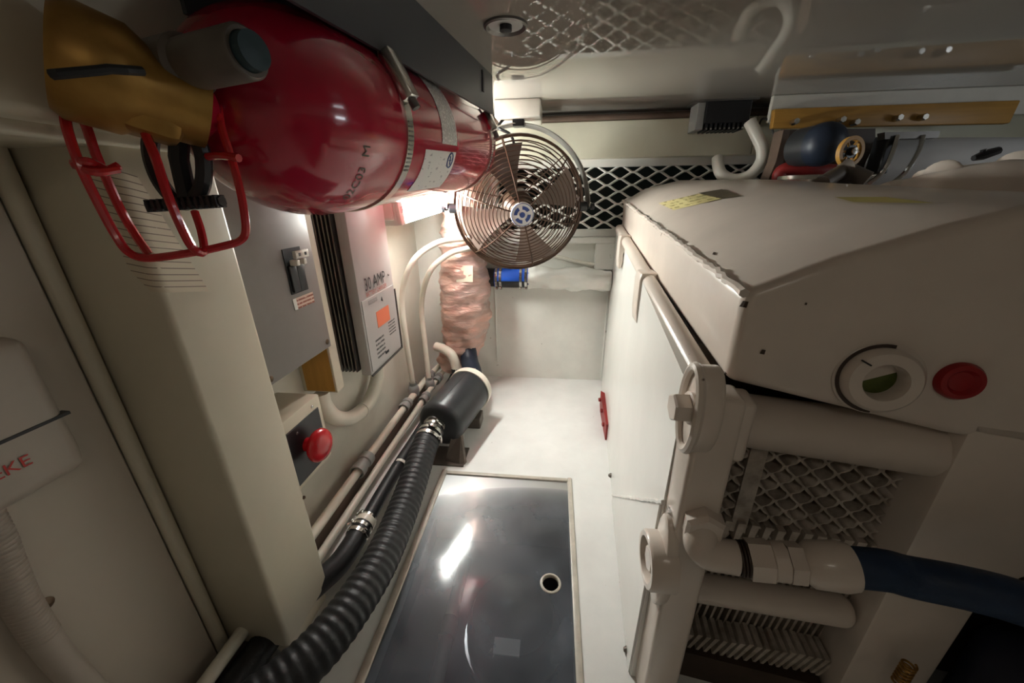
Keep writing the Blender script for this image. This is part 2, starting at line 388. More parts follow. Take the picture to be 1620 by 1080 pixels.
# vent grille: frame and expanded metal sheet
g = thing('vent_grille',(0.44,1.86,VZ0),'white expanded metal vent grille of diamond mesh in back wall','grille')
b = MB()
b.bb((VX0-0.03,1.858,VZ0-0.012),(VX1+0.03,1.879,VZ0+0.022),0.003); b.bb((VX0-0.03,1.858,VZ1-0.012),(VX1+0.03,1.879,VZ1+0.022),0.003)
b.bb((VX0-0.03,1.858,VZ0),(VX0,1.879,VZ1),0.003); b.bb((VX1,1.858,VZ0),(VX1+0.03,1.879,VZ1),0.003)
b.build('grille_frame','mesh_white',g)
b = MB(); LW, SW = 0.112, 0.0535; nx = int((VX1-VX0)/(LW/2)); nz = int((VZ1-VZ0)/(SW/2))+1
for k in range(nz):
    pts = []
    for i in range(nx+1):
        s_ = 1 if (i+k) % 2 == 0 else -1
        xx = VX0+i*LW/2; zz = VZ0+0.012+k*SW/2+s_*SW/4*0.98
        pts += [(xx-0.007,1.868,zz),(xx+0.007,1.868,zz)]
    pts = [p for p in pts if VX0 <= p[0] <= VX1]
    b.tube(pts, 0.0052, 4)
o = b.build('expanded_mesh','mesh_white',g); o['kind'] = 'stuff'

# post with the log sheet, and soffit over it
AYF = 0.452
b = MB()
b.bb((-0.70,AYF,0.045),(-0.545,0.60,1.045),0.009,3)
b.prism([(-0.595,AYF+0.01,0.06),(-0.556,AYF+0.01,0.06),(-0.556,AYF+0.01,0.0),(-0.575,AYF+0.01,0.0),(-0.588,AYF+0.01,0.02)],(0,0.13,0))
post = struct('trim_3', b, 'post_paint', 'cream boxed post standing out from the side wall', smooth=True, angle=50)
b = MB(); b.bb((-0.745,-0.6,1.028),(-0.50,0.72,1.284),0.012,3); b.bb((-0.70,-0.6,1.016),(-0.53,0.62,1.03),0.003)
struct('trim_4', b, 'post_paint', 'boxed-in cream soffit above the post', smooth=True, angle=50)
b = MB(); b.bb((XL-0.001,-0.9,0.0),(XL+0.010,0.425,1.02),0.003)
pnl = struct('trim_5', b, 'side_wall_paint', 'beige lining panel on the side wall before the post')
b = MB(); b.tube([(XL+0.012,0.438,0.0),(XL+0.012,0.438,1.02)],0.012,10); b.build('corner_bead','post_paint',pnl,True)
b = MB(); b.bb((-0.55,0.60,0),(-0.545,0.602,0.01))

# hatch in the floor
h = thing('floor_hatch',(-0.15,0.6,0.0),'dark see-through acrylic hatch set in the white floor','hatch')
b = MB(); q = 0.020
for lo, hi in (((HX0-q,HY0-q,-0.012),(HX0,HY1+q,0.006)),((HX1,HY0-q,-0.012),(HX1+q*0.8,HY1+q,0.006)),((HX0,HY1,-0.012),(HX1,HY1+q*0.8,0.006)),((HX0,HY0-q,-0.012),(HX1,HY0,0.006))): b.bb(lo,hi,0.004)
b.build('hatch_frame','hatch_trim',h,True)
fh = at(871,922,z=0.0)
# acrylic sheet with a real finger hole
bm = bmesh.new(); ring = []; n = 32; R = 0.021
outer = [(HX0,HY0),(HX1,HY0),(HX1,HY1),(HX0,HY1)]
vin = [(fh.x+R*math.cos(2*PI*k/n), fh.y+R*math.sin(2*PI*k/n)) for k in range(n)]
def proj(k):
    a = 2*PI*k/n; c, s = math.cos(a), math.sin(a); t = 9e9
    if c > 1e-9: t = min(t,(HX1-fh.x)/c)
    if c < -1e-9: t = min(t,(HX0-fh.x)/c)
    if s > 1e-9: t = min(t,(HY1-fh.y)/s)
    if s < -1e-9: t = min(t,(HY0-fh.y)/s)
    return (fh.x+c*t, fh.y+s*t)
vout = [proj(k) for k in range(n)]
b = MB(); vs = [(x,y,-0.001) for x,y in vin]+[(x,y,-0.001) for x,y in vout]; fs = []
for k in range(n):
    k2 = (k+1) % n; fs.append((k,k2,n+k2,n+k))
for (cx,cy) in outer:
    a = math.atan2(cy-fh.y,cx-fh.x) % (2*PI); k = int(a/(2*PI)*n); k2 = (k+1) % n
    vs.append((cx,cy,-0.001)); fs.append((n+k,n+k2,len(vs)-1))
b.add(vs,fs); b.build('acrylic_sheet','acrylic',h)
b = MB(); b.lathe((fh.x,fh.y,-0.008),(0,0,1),[(0,R),(0.008,R),(0.010,R+0.002),(0.009,R+0.006),(0.006,R+0.0075)],28); b.build('finger_ring','hatch_trim',h,True)
# pump and gear under the hatch
p = thing('bilge_pump',(-0.09,0.73,-0.43),'dark round strainer pot with a white label seen through the hatch','pump')
b = MB(); b.lathe((-0.09,0.73,-0.43),(0,0,1),[(0,0),(0,0.14),(0.18,0.14),(0.24,0.12),(0.27,0.06),(0.275,0)],28); b.build('pump_body','canister_black',p,True)
b = MB(); b.lathe((-0.09,0.73,-0.33),(0,0,1),[(0,0.142),(0,0.15),(0.03,0.15),(0.03,0.142)],28); b.build('clamp_ring','steel',p,True)
b = MB(); b.bb((-0.13,0.60,-0.17),(-0.06,0.64,-0.165)); b.build('label_plate','white_label',p)
p = thing('bilge_pipe',(-0.31,0.6,-0.43),'pale pipe in the bilge under the hatch','pipe')
b = MB(); b.tube(spline([(-0.32,1.05,-0.41),(-0.32,0.8,-0.41),(-0.31,0.5,-0.41),(-0.30,0.3,-0.41)],6),0.022,10); b.build('pipe_run','white_plastic',p,True)
b = MB(); b.tube([(-0.32,0.82,-0.41),(-0.32,0.76,-0.41)],0.029,12); b.build('coupling','fitting_grey',p,True)

# ------------------------------------------------------------------ fluorescent lamp in the corner
LN, LF = Vector((-0.545,1.335,0)), Vector((-0.458,1.650,0))
ld = (LF-LN).normalized(); ln = Vector((ld.y,-ld.x,0)); Llen = (LF-LN).length; tilt = 0.040/Llen
lt = Vector((ld.x,ld.y,tilt)).normalized(); lu = ln.cross(lt)*-1
if lu.z < 0: lu = -lu
lz0, lz1 = 0.862, 0.968
L = thing('fluorescent_lamp',(-0.56,1.45,0.86),'lit white fluorescent lamp fixture fixed beside the charger','lamp')
def lp(s, hgt, dep): return Vector((LN.x,LN.y,lz0))+lt*s+lu*hgt+ln*dep
def lbox(b, s0,s1,h0,h1,d0,d1,bev):
    M = Matrix((lt,lu,ln)).transposed(); b.box(lp((s0+s1)/2,(h0+h1)/2,(d0+d1)/2),(s1-s0,h1-h0,d1-d0),bev,M); return b
hh = lz1-lz0
lbox(MB(),0,Llen,-0.003,hh+0.003,-0.085,-0.012,0.006).build('lamp_body','white_plastic',L,True)
lbox(MB(),0.028,Llen-0.004,0.003,hh-0.003,-0.014,0.004,0.005).build('lamp_diffuser','lamp_lens',L,True)
lbox(MB(),0.0,0.026,0,hh,-0.014,0.004,0.003).build('end_cap','white_plastic',L,True)
b = MB(); 
for i in range(5):
    for j in range(5): lbox(b,0.006+i*0.0032,0.0078+i*0.0032,0.042+j*0.0045,0.0445+j*0.0045,0.003,0.0046,0)
b.build('cap_grid','fitting_grey',L)
b = MB(); b.bb((XL,1.33,0.88),(-0.57,1.36,0.95),0.004); b.build('mount_arm','white_plastic',L,True)

# ------------------------------------------------------------------ charger, panel, control box
CX = -0.585
C = thing('battery_charger',(-0.64,1.165,0.41),'grey battery charger with 30 AMP lettering and black heatsink fins','battery charger')
b = MB(); b.bb((-0.70,1.095,0.43),(CX-0.004,1.292,1.005),0.004); b.build('charger_body','charger_side',C,True)
b = MB(); b.bb((CX-0.035,1.042,0.408),(CX,1.297,1.01),0.004); b.build('front_cover','charger_grey',C,True)
b = MB(); b.bb((CX-0.001,1.050,0.418),(CX+0.0025,1.290,0.658),0.001); b.build('lower_plate','charger_grey',C)
b = MB(); b.bb((CX-0.002,1.2965,0.41),(CX+0.003,1.303,0.64)); b.bb((CX-0.002,1.045,0.403),(CX+0.003,1.303,0.409)); b.build('dark_gasket','heatsink_dark',C)
b = MB(); b.bb((-0.70,1.055,0.43),(-0.622,1.10,1.005),0.002); b.build('heatsink_base','heatsink_dark',C)
for i in range(6):
    xx = -0.692+i*0.0125
    b = MB(); b.bb((xx,1.030,0.425),(xx+0.0045,1.060,1.0)); b.build('heatsink_fin','dark_steel',C)
b = MB(); b.bb((CX-0.001,1.135,0.955),(CX+0.004,1.185,0.985),0.001); b.build('display_window','heatsink_dark',C)
ey3, ez3 = Vector((0,1,0)), Vector((0,0,1))
def ctext(body, size, y, z, m, sx=1.0, nm='lettering'):
    return textmesh(body,size,(CX+0.0026,y,z),ey3,ez3,0.0006,sx=sx).build(nm,m,C)
ctext('30 AMP',0.058,1.080,0.682,'ink',0.80)
ctext('BATTERY CHARGER',0.020,1.082,0.663,'ink_red',0.84)
b = MB(); b.prism([(CX+0.003,1.176,0.628),(CX+0.003,1.190,0.622),(CX+0.003,1.184,0.640)],(0.0006,0,0)); b.build('arrow_mark','ink',C)
b = MB(); b.bb((CX+0.0028,1.128,0.545),(CX+0.0036,1.225,0.600)); o = b.build('warning_label','label_orange',C)
def patch(x, y0, y1, z0, z1, m, nm, par):
    return MB().quadgrid(lambda u,v: (x,y0+(y1-y0)*u,z0+(z1-z0)*v),1,1).build(nm,m,par)
patch(CX+0.0032,1.086,1.150,0.636,0.650,'print_small','small_print',C)
patch(CX+0.003,1.095,1.160,0.445,0.520,'print_small','small_print',C)
patch(CX+0.003,1.205,1.262,0.490,0.545,'print_small','small_print',C)
b = MB(); b.bb((CX+0.0026,1.155,0.438),(CX+0.0040,1.180,0.446)); b.build('rating_mark','ink',C)
screwhead(C,(CX+0.001,1.262,0.70),(1,0,0),0.004,'steel')

# batten with raw orange side, behind panel
b = MB(); b.bb((-0.70,0.868,0.440),(-0.598,0.905,1.02),0.002)
bt = b.build('wall_batten','post_paint'); tag(bt,'upright batten with cream front and raw orange side under breaker panel','batten')
b = MB(); b.bb((-0.688,0.8665,0.445),(-0.604,0.8685,0.60)); b.build('raw_side','orange_side',bt)

E_ = thing('breaker_panel',(-0.64,0.75,0.585),'grey metal breaker panel with black double breaker switch','electrical panel')
b = MB(); b.bb((-0.70,0.645,0.60),(-0.592,0.855,1.02),0.003); b.build('panel_box','panel_grey',E_,True)
b = MB(); b.bb((-0.594,0.630,0.586),(CX,0.864,1.025),0.0025); b.build('panel_cover','panel_grey',E_,True)
b = MB(); b.bb((-0.5845,0.758,0.752),(-0.5825,0.817,0.852)); b.build('breaker_recess','ink',E_)
for yy in (0.762,0.786):
    b = MB(); b.bb((-0.583,yy,0.756),(-0.577,yy+0.023,0.815),0.0015); o = b.build('breaker','black_plastic',E_,True)
    b = MB(); b.bb((-0.58,yy+0.006,0.815),(-0.561,yy+0.016,0.828),0.002); b.build('breaker_toggle','white_plastic',o,True)
b = MB(); b.bb((-0.575,0.776,0.829),(-0.566,0.822,0.846),0.0015); o = b.build('toggle_lock','white_plastic',E_,True)
for yy in (0.785,0.806):
    b = MB(); b.bb((-0.5662,yy,0.834),(-0.5654,yy+0.007,0.841)); b.build('lock_hole','ink',o)
o = patch(CX+0.0008,0.757,0.832,0.716,0.742,'print_red','warning_label',E_)
b = MB(); b.bb((CX+0.0009,0.757,0.716),(CX+0.0016,0.768,0.742)); b.build('hazard_square','white_label',o)
for (yy,zz) in ((0.640,0.600),(0.850,0.603),(0.640,1.0)): screwhead(E_,(CX,yy,zz),(1,0,0),0.007)

K = thing('stop_button_box',(-0.64,0.68,0.31),'cream box with big red mushroom stop button on black plate','push button')
b = MB(); b.bb((-0.70,0.585,0.305),(CX,0.772,0.492),0.004); b.build('box_body','post_paint',K,True)
b = MB(); b.bb((CX-0.001,0.600,0.318),(CX+0.0025,0.757,0.462),0.001); b.build('black_plate','black_plastic',K)
bc = Vector((CX,0.690,0.398))
b = MB(); b.lathe(bc,(1,0,0),[(0,0.017),(0.018,0.017),(0.022,0.0205),(0.026,0.0205)],24); b.build('button_stem','red_plastic',K,True)
b = MB(); b.lathe(bc+Vector((0.022,0,0)),(1,0,0),[(0,0.0),(0,0.029),(0.005,0.038),(0.012,0.041),(0.018,0.040),(0.025,0.035),(0.031,0.023),(0.034,0.010),(0.0345,0)],36); b.build('button_cap','red_plastic',K,True,60)
screwhead(K,(CX,0.738,0.474),(1,0,0),0.004,'steel'); screwhead(K,(CX+0.0025,0.668,0.445),(1,0,0),0.0035,'dark_steel')
screwhead(K,(-0.545,0.597,0.325),(1,0,0),0.004,'screw_brown')

# bent white hose under the charger
b = MB(); P = [at(596,560,x=-0.655),at(596,600,x=-0.655),at(582,638,x=-0.650),at(556,660,x=-0.645),at(530,660,x=-0.640),at(513,642,x=-0.645),at(507,622,x=-0.648)]
o = b_ = MB().tube(spline(P,8),0.0235,14).build('charger_hose','tube_cream',None,True)
tag(o,'bent cream hose looping below the battery charger','hose')
b = MB(); c0 = at(573,648,x=-0.648); c1 = at(571,650,x=-0.648); d0 = (P[3]-P[2]).normalized()
b.lathe(c0,d0,[(0,0.0242),(0,0.0255),(0.005,0.0255),(0.005,0.0242)],16); b.build('hose_ring','white_plastic',o,True)

# ------------------------------------------------------------------ fire extinguisher slung under the ceiling
EX = thing('fire_extinguisher',(-0.36,0.9,0.95),'large red fire extinguisher cylinder strapped under the ceiling bracket','fire extinguisher')
E0 = Vector((-0.335,1.385,1.118)); ed = Vector((-0.085,-0.99,-0.068)).normalized(); ER = 0.140     # far end centre, axis towards the valve
CL = 0.75                                                                                            # straight length
prof = [(-0.03,0),(-0.03,0.055),(-0.018,0.100),(-0.002,0.126),(0.012,ER-0.003),(0.025,ER)]
prof += [(0.025+(CL-0.025)*k/6,ER) for k in range(1,7)]
for k in range(1,13):
    a = PI/2*k/12; prof.append((CL+0.180*math.sin(a),ER*math.cos(a)**0.85+0.0 if k < 12 else 0.028))
NB = CL+0.180
prof += [(NB+0.01,0.034),(NB+0.03,0.034),(NB+0.03,0)]
MB().lathe(E0,ed,prof,56).build('cylinder_body','red_gloss',EX,True,50)
eu = Vector((0,0,1)); eu = (eu-ed*eu.dot(ed)).normalized(); es = ed.cross(eu)          # es: sideways
if es.x < 0: es = -es
def ep(h, a, r=ER): return E0+ed*h+(eu*math.cos(a)+es*math.sin(a))*r                    # a=0 top, 90deg = towards engine side
# straps with worm drives
def strap(h, a_s):
    path = [(math.radians(50),0.115)]+[(math.radians(50+260*k/40),0) for k in range(41)]+[(math.radians(310),0.115)]
    b = MB(); vs = []
    for (a,up) in path:
        for rr,ww in ((ER-0.001,-0.012),(ER+0.003,-0.012),(ER+0.003,0.012),(ER-0.001,0.012)):
            v_ = ep(h,a,rr)+ed*ww+Vector((0,0,up)); v_.z = min(v_.z,ZC-0.001) if up else v_.z; vs.append(v_)
    fs = [(k*4+q,k*4+(q+1)%4,(k+1)*4+(q+1)%4,(k+1)*4+q) for k in range(len(path)-1) for q in range(4)]
    b.add(vs,fs); s = b.build('strap','steel',EX,True)
    c = ep(h,a_s,ER+0.009); rd = (c-E0-ed*h).normalized(); tg = ed.cross(rd); M = Matrix((ed,tg,rd)).transposed()
    b = MB(); b.box(c,(0.032,0.078 if h > 0.3 else 0.056,0.024),0.006,M); b.build('clamp_housing','steel',s,True)
    sgn = 1 if tg.z < 0 else -1
    b = MB(); b.lathe(c+tg*sgn*0.033,tg*sgn,[(0,0),(0,0.0075),(0.020,0.0075),(0.020,0)],12); b.build('clamp_screw','dark_steel',s,True)
    b = MB()
    for k in range(12):
        aa = a_s+0.46+k*0.05; cc = ep(h,aa,ER+0.0036); rr = (cc-E0-ed*h).normalized(); tt = ed.cross(rr)
        b.box(cc,(0.014,0.0026,0.0016),0,Matrix((ed,tt,rr)).transposed())
    b.build('strap_slots','dark_steel',s)
strap(0.672,1.10); strap(0.075,1.15)
# labels wrapped round the cylinder
def wrap(h0,h1,a0,a1,m,nm):
    return MB().quadgrid(lambda u,v: ep(h1+(h0-h1)*v, a1+(a0-a1)*u, ER+0.0008),16,2).build(nm,m,EX,True)
wrap(0.42,0.515,0.70,1.74,'print_label','instruction_label')
lb = wrap(0.42,0.60,1.84,2.50,'print_label_b','maker_label')
def bendE(h, a):
    return lambda x, y: ep(h-x, a-y/ER, ER+0.0016)
b = MB(); cc = ep(0.452,1.97,ER+0.0012); rr = (cc-E0-ed*0.452).normalized(); tt = ed.cross(rr)
b.torus(cc,rr,0.016,0.0016,24,5); b.tube([cc-tt*0.009-ed*0.004,cc+tt*0.009+ed*0.004],0.0016,5); b.tube([cc-ed*0.007,cc+ed*0.007],0.0014,5); b.build('round_emblem','badge_blue',lb)
# stamped number round the shoulder
def bendD(x, y):
    a = 2.55-x/(ER*0.92); h = CL+0.045+y
    t = min(1,(h-CL)/0.180); return ep(h, a, ER*math.cos(math.asin(t))**0.85+0.0006)
textmesh('02C03  M',0.020,None,(1,0,0),(0,1,0),bend=bendD,sx=1.1).build('stamped_number','dark_brown',EX)
# brass valve: fat plug in line with the cylinder and neck block
V0 = at(235,95,y=0.47); va = (at(150,70,y=0.36)-at(330,130,y=0.60)).normalized()
NC = E0+ed*NB
P0 = E0+ed*(NB+0.02); P1 = at(78,86,y=0.37)
va = (P1-P0).normalized(); vl = (P1-P0).length
MB().lathe(P0,va,[(-0.02,0),(-0.02,0.040),(vl*0.35,0.043),(vl*0.5,0.052),(vl-0.008,0.053),(vl,0.047),(vl,0)],40).build('valve_body','brass',EX,True)
vu = Vector((0,0,1)); vu = (vu-va*vu.dot(va)).normalized(); vs_ = va.cross(vu)
MB().box(P0+va*(vl*0.28)-vu*0.022,(vl*0.55,0.060,0.050),0.010,Matrix((va,vs_,vu)).transposed()).build('valve_neck_block','brass',EX,True)
# slot across the plug end
vbo = [c for c in EX.children if c.name.startswith('valve_body')][0]
from mathutils.bvhtree import BVHTree
vbt = BVHTree.FromPolygons([v.co+Vector(EX['_w']) for v in vbo.data.vertices],[tuple(p.vertices) for p in vbo.data.polygons])
def vhit(px,py):
    r = to_world((px-810,py-540,FPX)).normalized(); h_ = vbt.ray_cast(CAM,r); return (h_[0]-r*0.0006) if h_[0] else None
sl_ = [vhit(82+13*k,118-1.2*k if k < 7 else 109+0.9*(k-7)) for k in range(12)]; sl_ = [p for p in sl_ if p]
if len(sl_) > 2: MB().tube(sl_,0.0042,8).build('plug_slot','ink',EX)
# outlet stub pointing towards the engine side
Q0 = at(268,110,y=0.44); Q1 = at(392,82,y=0.41); qa = (Q1-Q0).normalized(); ql = (Q1-Q0).length
MB().lathe(Q0,qa,[(-0.02,0),(-0.02,0.028),(ql*0.28,0.028),(ql*0.32,0.0235),(ql-0.003,0.0235),(ql,0.021),(ql,0.0175),(ql-0.03,0.0175)],30).build('outlet_stub','grey_pipe',EX,True)
MB().lathe(Q0,qa,[(ql-0.012,0.0172),(ql+0.010,0.0165),(ql+0.012,0)],24).build('outlet_plug','teal_plug',EX,True)
# black lever under the valve
lv = [at(245,190,y=0.45),at(238,240,y=0.45),at(255,290,y=0.45),at(288,322,y=0.45),at(318,300,y=0.45),at(322,250,y=0.45),at(305,205,y=0.45)]
hd = thing('release_handle',at(285,330,y=0.45),'black plastic release handle with toothed bar below the brass valve','handle')
MB().tube(spline(lv,6),0.0085,8).build('handle_loop','black_plastic',hd,True)
b = MB(); b.tube([at(285,190,y=0.45),at(283,250,y=0.45),at(298,318,y=0.45)],0.010,8); b.build('handle_stem','black_plastic',hd,True)
b = MB(); p0, p1 = at(236,326,y=0.445), at(352,318,y=0.445)
b.tube([p0,p1],0.0065,6)
for k in range(12):
    q = p0.lerp(p1,(k+0.5)/12); b.box(q,(0.0045,0.015,0.015),0.001)
b.build('toothed_bar','black_plastic',hd)
# red wire guard
G = thing('wire_guard',at(260,405,y=0.42),'bent red wire guard hanging round the release handle','wire guard')
WR = 0.0044
def wire(pts, nm='guard_wire'):
    return MB().tube(spline([at(x,y,y=d) for x,y,d in pts],7),WR,8).build(nm,'red_wire',G,True)
wire([(150,240,.40),(132,190,.40),(112,176,.39),(104,192,.38),(122,250,.37),(150,310,.37),(182,370,.37),(205,400,.37),(235,408,.375),(300,400,.39),(350,390,.41),(380,380,.42),(389,362,.42),(382,310,.43),(368,255,.44),(352,205,.45),(346,170,.46)])
wire([(150,240,.40),(165,275,.40),(190,330,.40),(212,368,.40),(236,402,.385),(245,407,.378)])
wire([(212,158,.43),(228,205,.40),(246,250,.385),(266,310,.375),(285,355,.375),(302,388,.38),(316,400,.385),(323,394,.40),(318,365,.42),(308,335,.43)])
wire([(118,258,.375),(140,256,.37),(170,268,.39),(188,262,.40)])
wire([(120,262,.375),(150,272,.37),(186,268,.39)])
wire([(326,248,.45),(350,246,.44),(378,250,.435)])
wire([(140,182,.42),(220,186,.43),(290,184,.44),(350,186,.45)])
# bracket: grey channel on the ceiling
K0, K1 = Vector((-0.309,0.50,0)), Vector((-0.193,1.285,0)); kd = (K1-K0).normalized(); kn = Vector((kd.y,-kd.x,0))
B_ = thing('extinguisher_bracket',((K0+K1)/2-kn*0.06+Vector((0,0,1.20))),'dark grey steel channel bracket bolted to the ceiling above extinguisher','bracket')
def kp(s,d,z): return K0+kd*s+kn*d+Vector((0,0,z))
kl = (K1-K0).length
b = MB(); b.prism([kp(0,0,ZC),kp(kl,0,ZC),kp(kl,0,1.192),kp(kl-0.01,0,1.186),kp(0,0,1.165)],-kn*0.006)
b.prism([kp(0,-0.006,ZC-0.004),kp(kl,-0.006,ZC-0.004),kp(kl,-0.006,ZC),kp(0,-0.006,ZC)],-kn*0.14)
b.prism([kp(0,-0.146,ZC),kp(kl,-0.146,ZC),kp(kl,-0.146,1.192),kp(0,-0.146,1.165)],-kn*0.006)
b.build('channel','bracket_grey',B_)
for s in (0.10,0.78): b = MB(); b.box(kp(s*kl+0.08,0.001,1.250),(0.012,0.004,0.05),0.001,Matrix((kd,kn,Vector((0,0,1)))).transposed()); b.build('slot','ink',B_)

# ceiling fitting: flush ring with a nozzle
r0 = at(800,40,z=ZC)
S = thing('ceiling_nozzle',(r0.x,r0.y,ZC-0.012),'round chrome-rimmed nozzle set flush in the glossy ceiling','nozzle')
MB().lathe((r0.x,r0.y,ZC),(0,0,-1),[(-0.0,0.046),(0.004,0.046),(0.006,0.042),(0.003,0.038),(0.001,0.036)],36).build('rim','dark_steel',S,True)
MB().lathe((r0.x,r0.y,ZC),(0,0,-1),[(0,0),(0.001,0.037),(0.0015,0.037)],36).build('cup','charger_grey',S,True)
MB().lathe((r0.x,r0.y,ZC),(0,0,-1),[(0,0.013),(0.010,0.013),(0.012,0.008),(0.012,0)],20).build('nozzle_tip','ink',S,True)

# ------------------------------------------------------------------ fan
FC = at(822,330,y=1.60); fr_ = 0.262
fa = Vector((0.20,-0.955,-0.22)).normalized()          # direction it blows
F = thing('guard_fan',(FC.x,FC.y,FC.z-fr_),'round brown wire-caged fan with a blue and white hub badge','fan')
fu = Vector((0,0,1)); fu = (fu-fa*fu.dot(fa)).normalized(); fs_ = fa.cross(fu)
def fdep(r):   # front dome depth
    t = r/fr_; return 0.105*(1-t**3.0)-0.02
for k in range(15):
    r = 0.055+(fr_-0.055)*k/14
    MB().torus(FC+fa*fdep(r),fa,r,0.0025 if k < 14 else 0.005,48,5).build('guard_ring','fan_brown',F,True)
for k in range(9):   # rear cage
    r = fr_-0.0*k if k < 3 else fr_-0.026*(k-2)
    dd = -0.02-0.022*(k+1) if k < 3 else -0.086-0.006*(k-2)
    MB().torus(FC+fa*dd,fa,r,0.002,44,5).build('rear_ring','fan_brown',F,True)
MB().lathe(FC,fa,[(-0.050,fr_+0.003),(-0.050,fr_+0.006),(-0.012,fr_+0.006),(-0.012,fr_+0.003)],56).build('guard_band','fan_brown',F,True)
for k in range(6):
    a = 2*PI*(k+0.25)/6; dv = fu*math.cos(a)+fs_*math.sin(a)
    pts = [FC+dv*(0.04+(fr_-0.04)*t/8)+fa*(fdep(0.04+(fr_-0.04)*t/8)+0.003) for t in range(9)]
    MB().tube(pts,0.0030,5).build('guard_spoke','fan_brown',F,True)
    pts = [FC+dv*fr_-fa*0.01,FC+dv*fr_-fa*0.08,FC+dv*0.06-fa*0.13]
    MB().tube(pts,0.0024,5).build('rear_spoke','fan_brown',F,True)
hb = FC+fa*(fdep(0)+0.001)
MB().lathe(hb,fa,[(-0.006,0),(-0.006,0.046),(0.003,0.046),(0.007,0.042),(0.008,0)],36).build('hub_badge','badge_white',F,True)
bd = [c for c in F.children if c.name.startswith('hub_badge')][0]
b = MB()
for k in range(4):
    a0 = 2*PI*k/4+0.55; pts = []
    for j in range(9): a = a0+1.05*j/8; pts.append(hb+fa*0.0084+(fu*math.cos(a)+fs_*math.sin(a))*0.033)
    for j in range(9): a = a0+1.05*(8-j)/8; pts.append(hb+fa*0.0084+(fu*math.cos(a)+fs_*math.sin(a))*(0.020))
    b.prism(pts,fa*0.0006)
b.lathe(hb+fa*0.0084,fa,[(0.0006,0),(0.0006,0.011)],20); b.torus(hb+fa*0.0078,fa,0.043,0.0012,36,4)
b.build('badge_emblem','badge_blue',bd)
MB().lathe(FC,fa,[(-0.125,0),(-0.125,0.050),(-0.110,0.062),(-0.03,0.062),(-0.01,0.045),(0.02,0.030),(0.05,0.028),(0.052,0)],28).build('motor','fan_brown',F,True)
for k in range(4):
    a = 2*PI*k/4+0.35
    def bp(u,v):
        r = 0.04+u*(fr_-0.065); ang = a+(v-0.5)*(0.42+0.36*u); tw = (v-0.5)*0.06
        return FC+(fu*math.cos(ang)+fs_*math.sin(ang))*r+fa*(0.0+tw)
    b = MB().quadgrid(bp,6,6); n0 = len(b.v); b.v += [v-fa*0.002 for v in b.v[:n0]]; b.f += [tuple(i+n0 for i in f[::-1]) for f in b.f[:36]]
    b.uv = None; b.build('blade','fan_blade',F,True)
# yoke: flat strip half circle over the top, ends at pivots
px_ = fs_ if fs_.x > 0 else -fs_
px_ = Vector((px_.x,px_.y,0)).normalized(); yu = Vector((0,0,1)); ydir = px_.cross(yu)
YR = fr_+0.028; pv = FC-fa*0.02; rise = 0.10
b = MB(); vs = []; nn = 40
for k in range(nn+1):
    a = PI*k/nn; r = YR
    c = pv+px_*math.cos(a)*r+yu*(math.sin(a)*(r+rise*0.08))
    rad = (px_*math.cos(a)+yu*math.sin(a)).normalized()
    for (q,w) in ((-0.006,-0.016),(-0.003,-0.018),(0.006,0.016),(0.003,0.018)): vs.append(c+rad*q+ydir*w)
fs = []
for k in range(nn):
    for q in range(4): fs.append((k*4+q,k*4+(q+1)%4,(k+1)*4+(q+1)%4,(k+1)*4+q))
fs += [(0,1,2,3),(nn*4,nn*4+1,nn*4+2,nn*4+3)]
b.add(vs,fs); b.build('yoke','fan_yoke',F,True)
for sg in (-1,1):
    MB().lathe(pv+px_*sg*(fr_-0.004),px_*sg,[(0,0),(0,0.020),(0.026,0.020),(0.034,0.008),(0.045,0.008),(0.046,0.014),(0.058,0.014),(0.059,0)],16).build('pivot_knob','black_plastic',F,True)
ytop = pv+yu*(YR+rise*0.08)
MB().bb((ytop.x-0.022,ytop.y-0.02,ytop.z-0.006),(ytop.x+0.022,ytop.y+0.03,ytop.z+0.018),0.003).build('swivel','black_plastic',F)
MBK = MB().bb((ytop.x-0.085,ytop.y-0.055,ytop.z+0.017),(ytop.x+0.085,ytop.y+0.14,ZC),0.006)
o = MBK.build('fan_mount_block','white_plastic',None,True); tag(o,'white box-shaped mount on ceiling holding the fan yoke','mount')
P = [ytop+Vector((-0.06,0.0,0.02)),ytop+Vector((-0.075,-0.02,-0.01)),ytop+Vector((-0.03,-0.02,-0.035)),ytop+Vector((-0.02,-0.02,-0.08)),ytop+Vector((-0.07,0.0,-0.13)),ytop+Vector((-0.16,0.02,-0.16))]
o = MB().tube(spline(P,6),0.0055,8).build('fan_cable','black_plastic',None,True); tag(o,'short black cable running from fan mount behind the cage','cable')

# ------------------------------------------------------------------ pipes and hoses on the floor, back corner
# pink lagged riser
def lump(p, amp, sc):
    return noise.noise(Vector((p.x*sc,p.y*sc,p.z*sc*2.6)))*amp + noise.noise(Vector((p.x*sc*3,p.y*sc*3,p.z*sc*7)))*amp*0.55
def lagged(path, radii, name, m, parent, n=40, k=10):
    pts = spline(path,k); rs = []
    for i in range(len(pts)):
        t = i/(len(pts)-1)*(len(radii)-1); j = min(int(t),len(radii)-2); rs.append(radii[j]+(radii[j+1]-radii[j])*(t-j))
    b = MB().tube(pts,rs,n); c = []
    for i,v in enumerate(b.v):
        ctr = pts[min(i//n,len(pts)-1)]; d = (v-ctr).normalized(); c.append(v+d*lump(v,0.020,10.0))
    b.v = c; return b.build(name,m,parent,True,80)
PK = thing('lagged_pipe',(-0.43,1.79,0.10),'thick exhaust riser wrapped in crumpled pink foil lagging','insulated pipe')
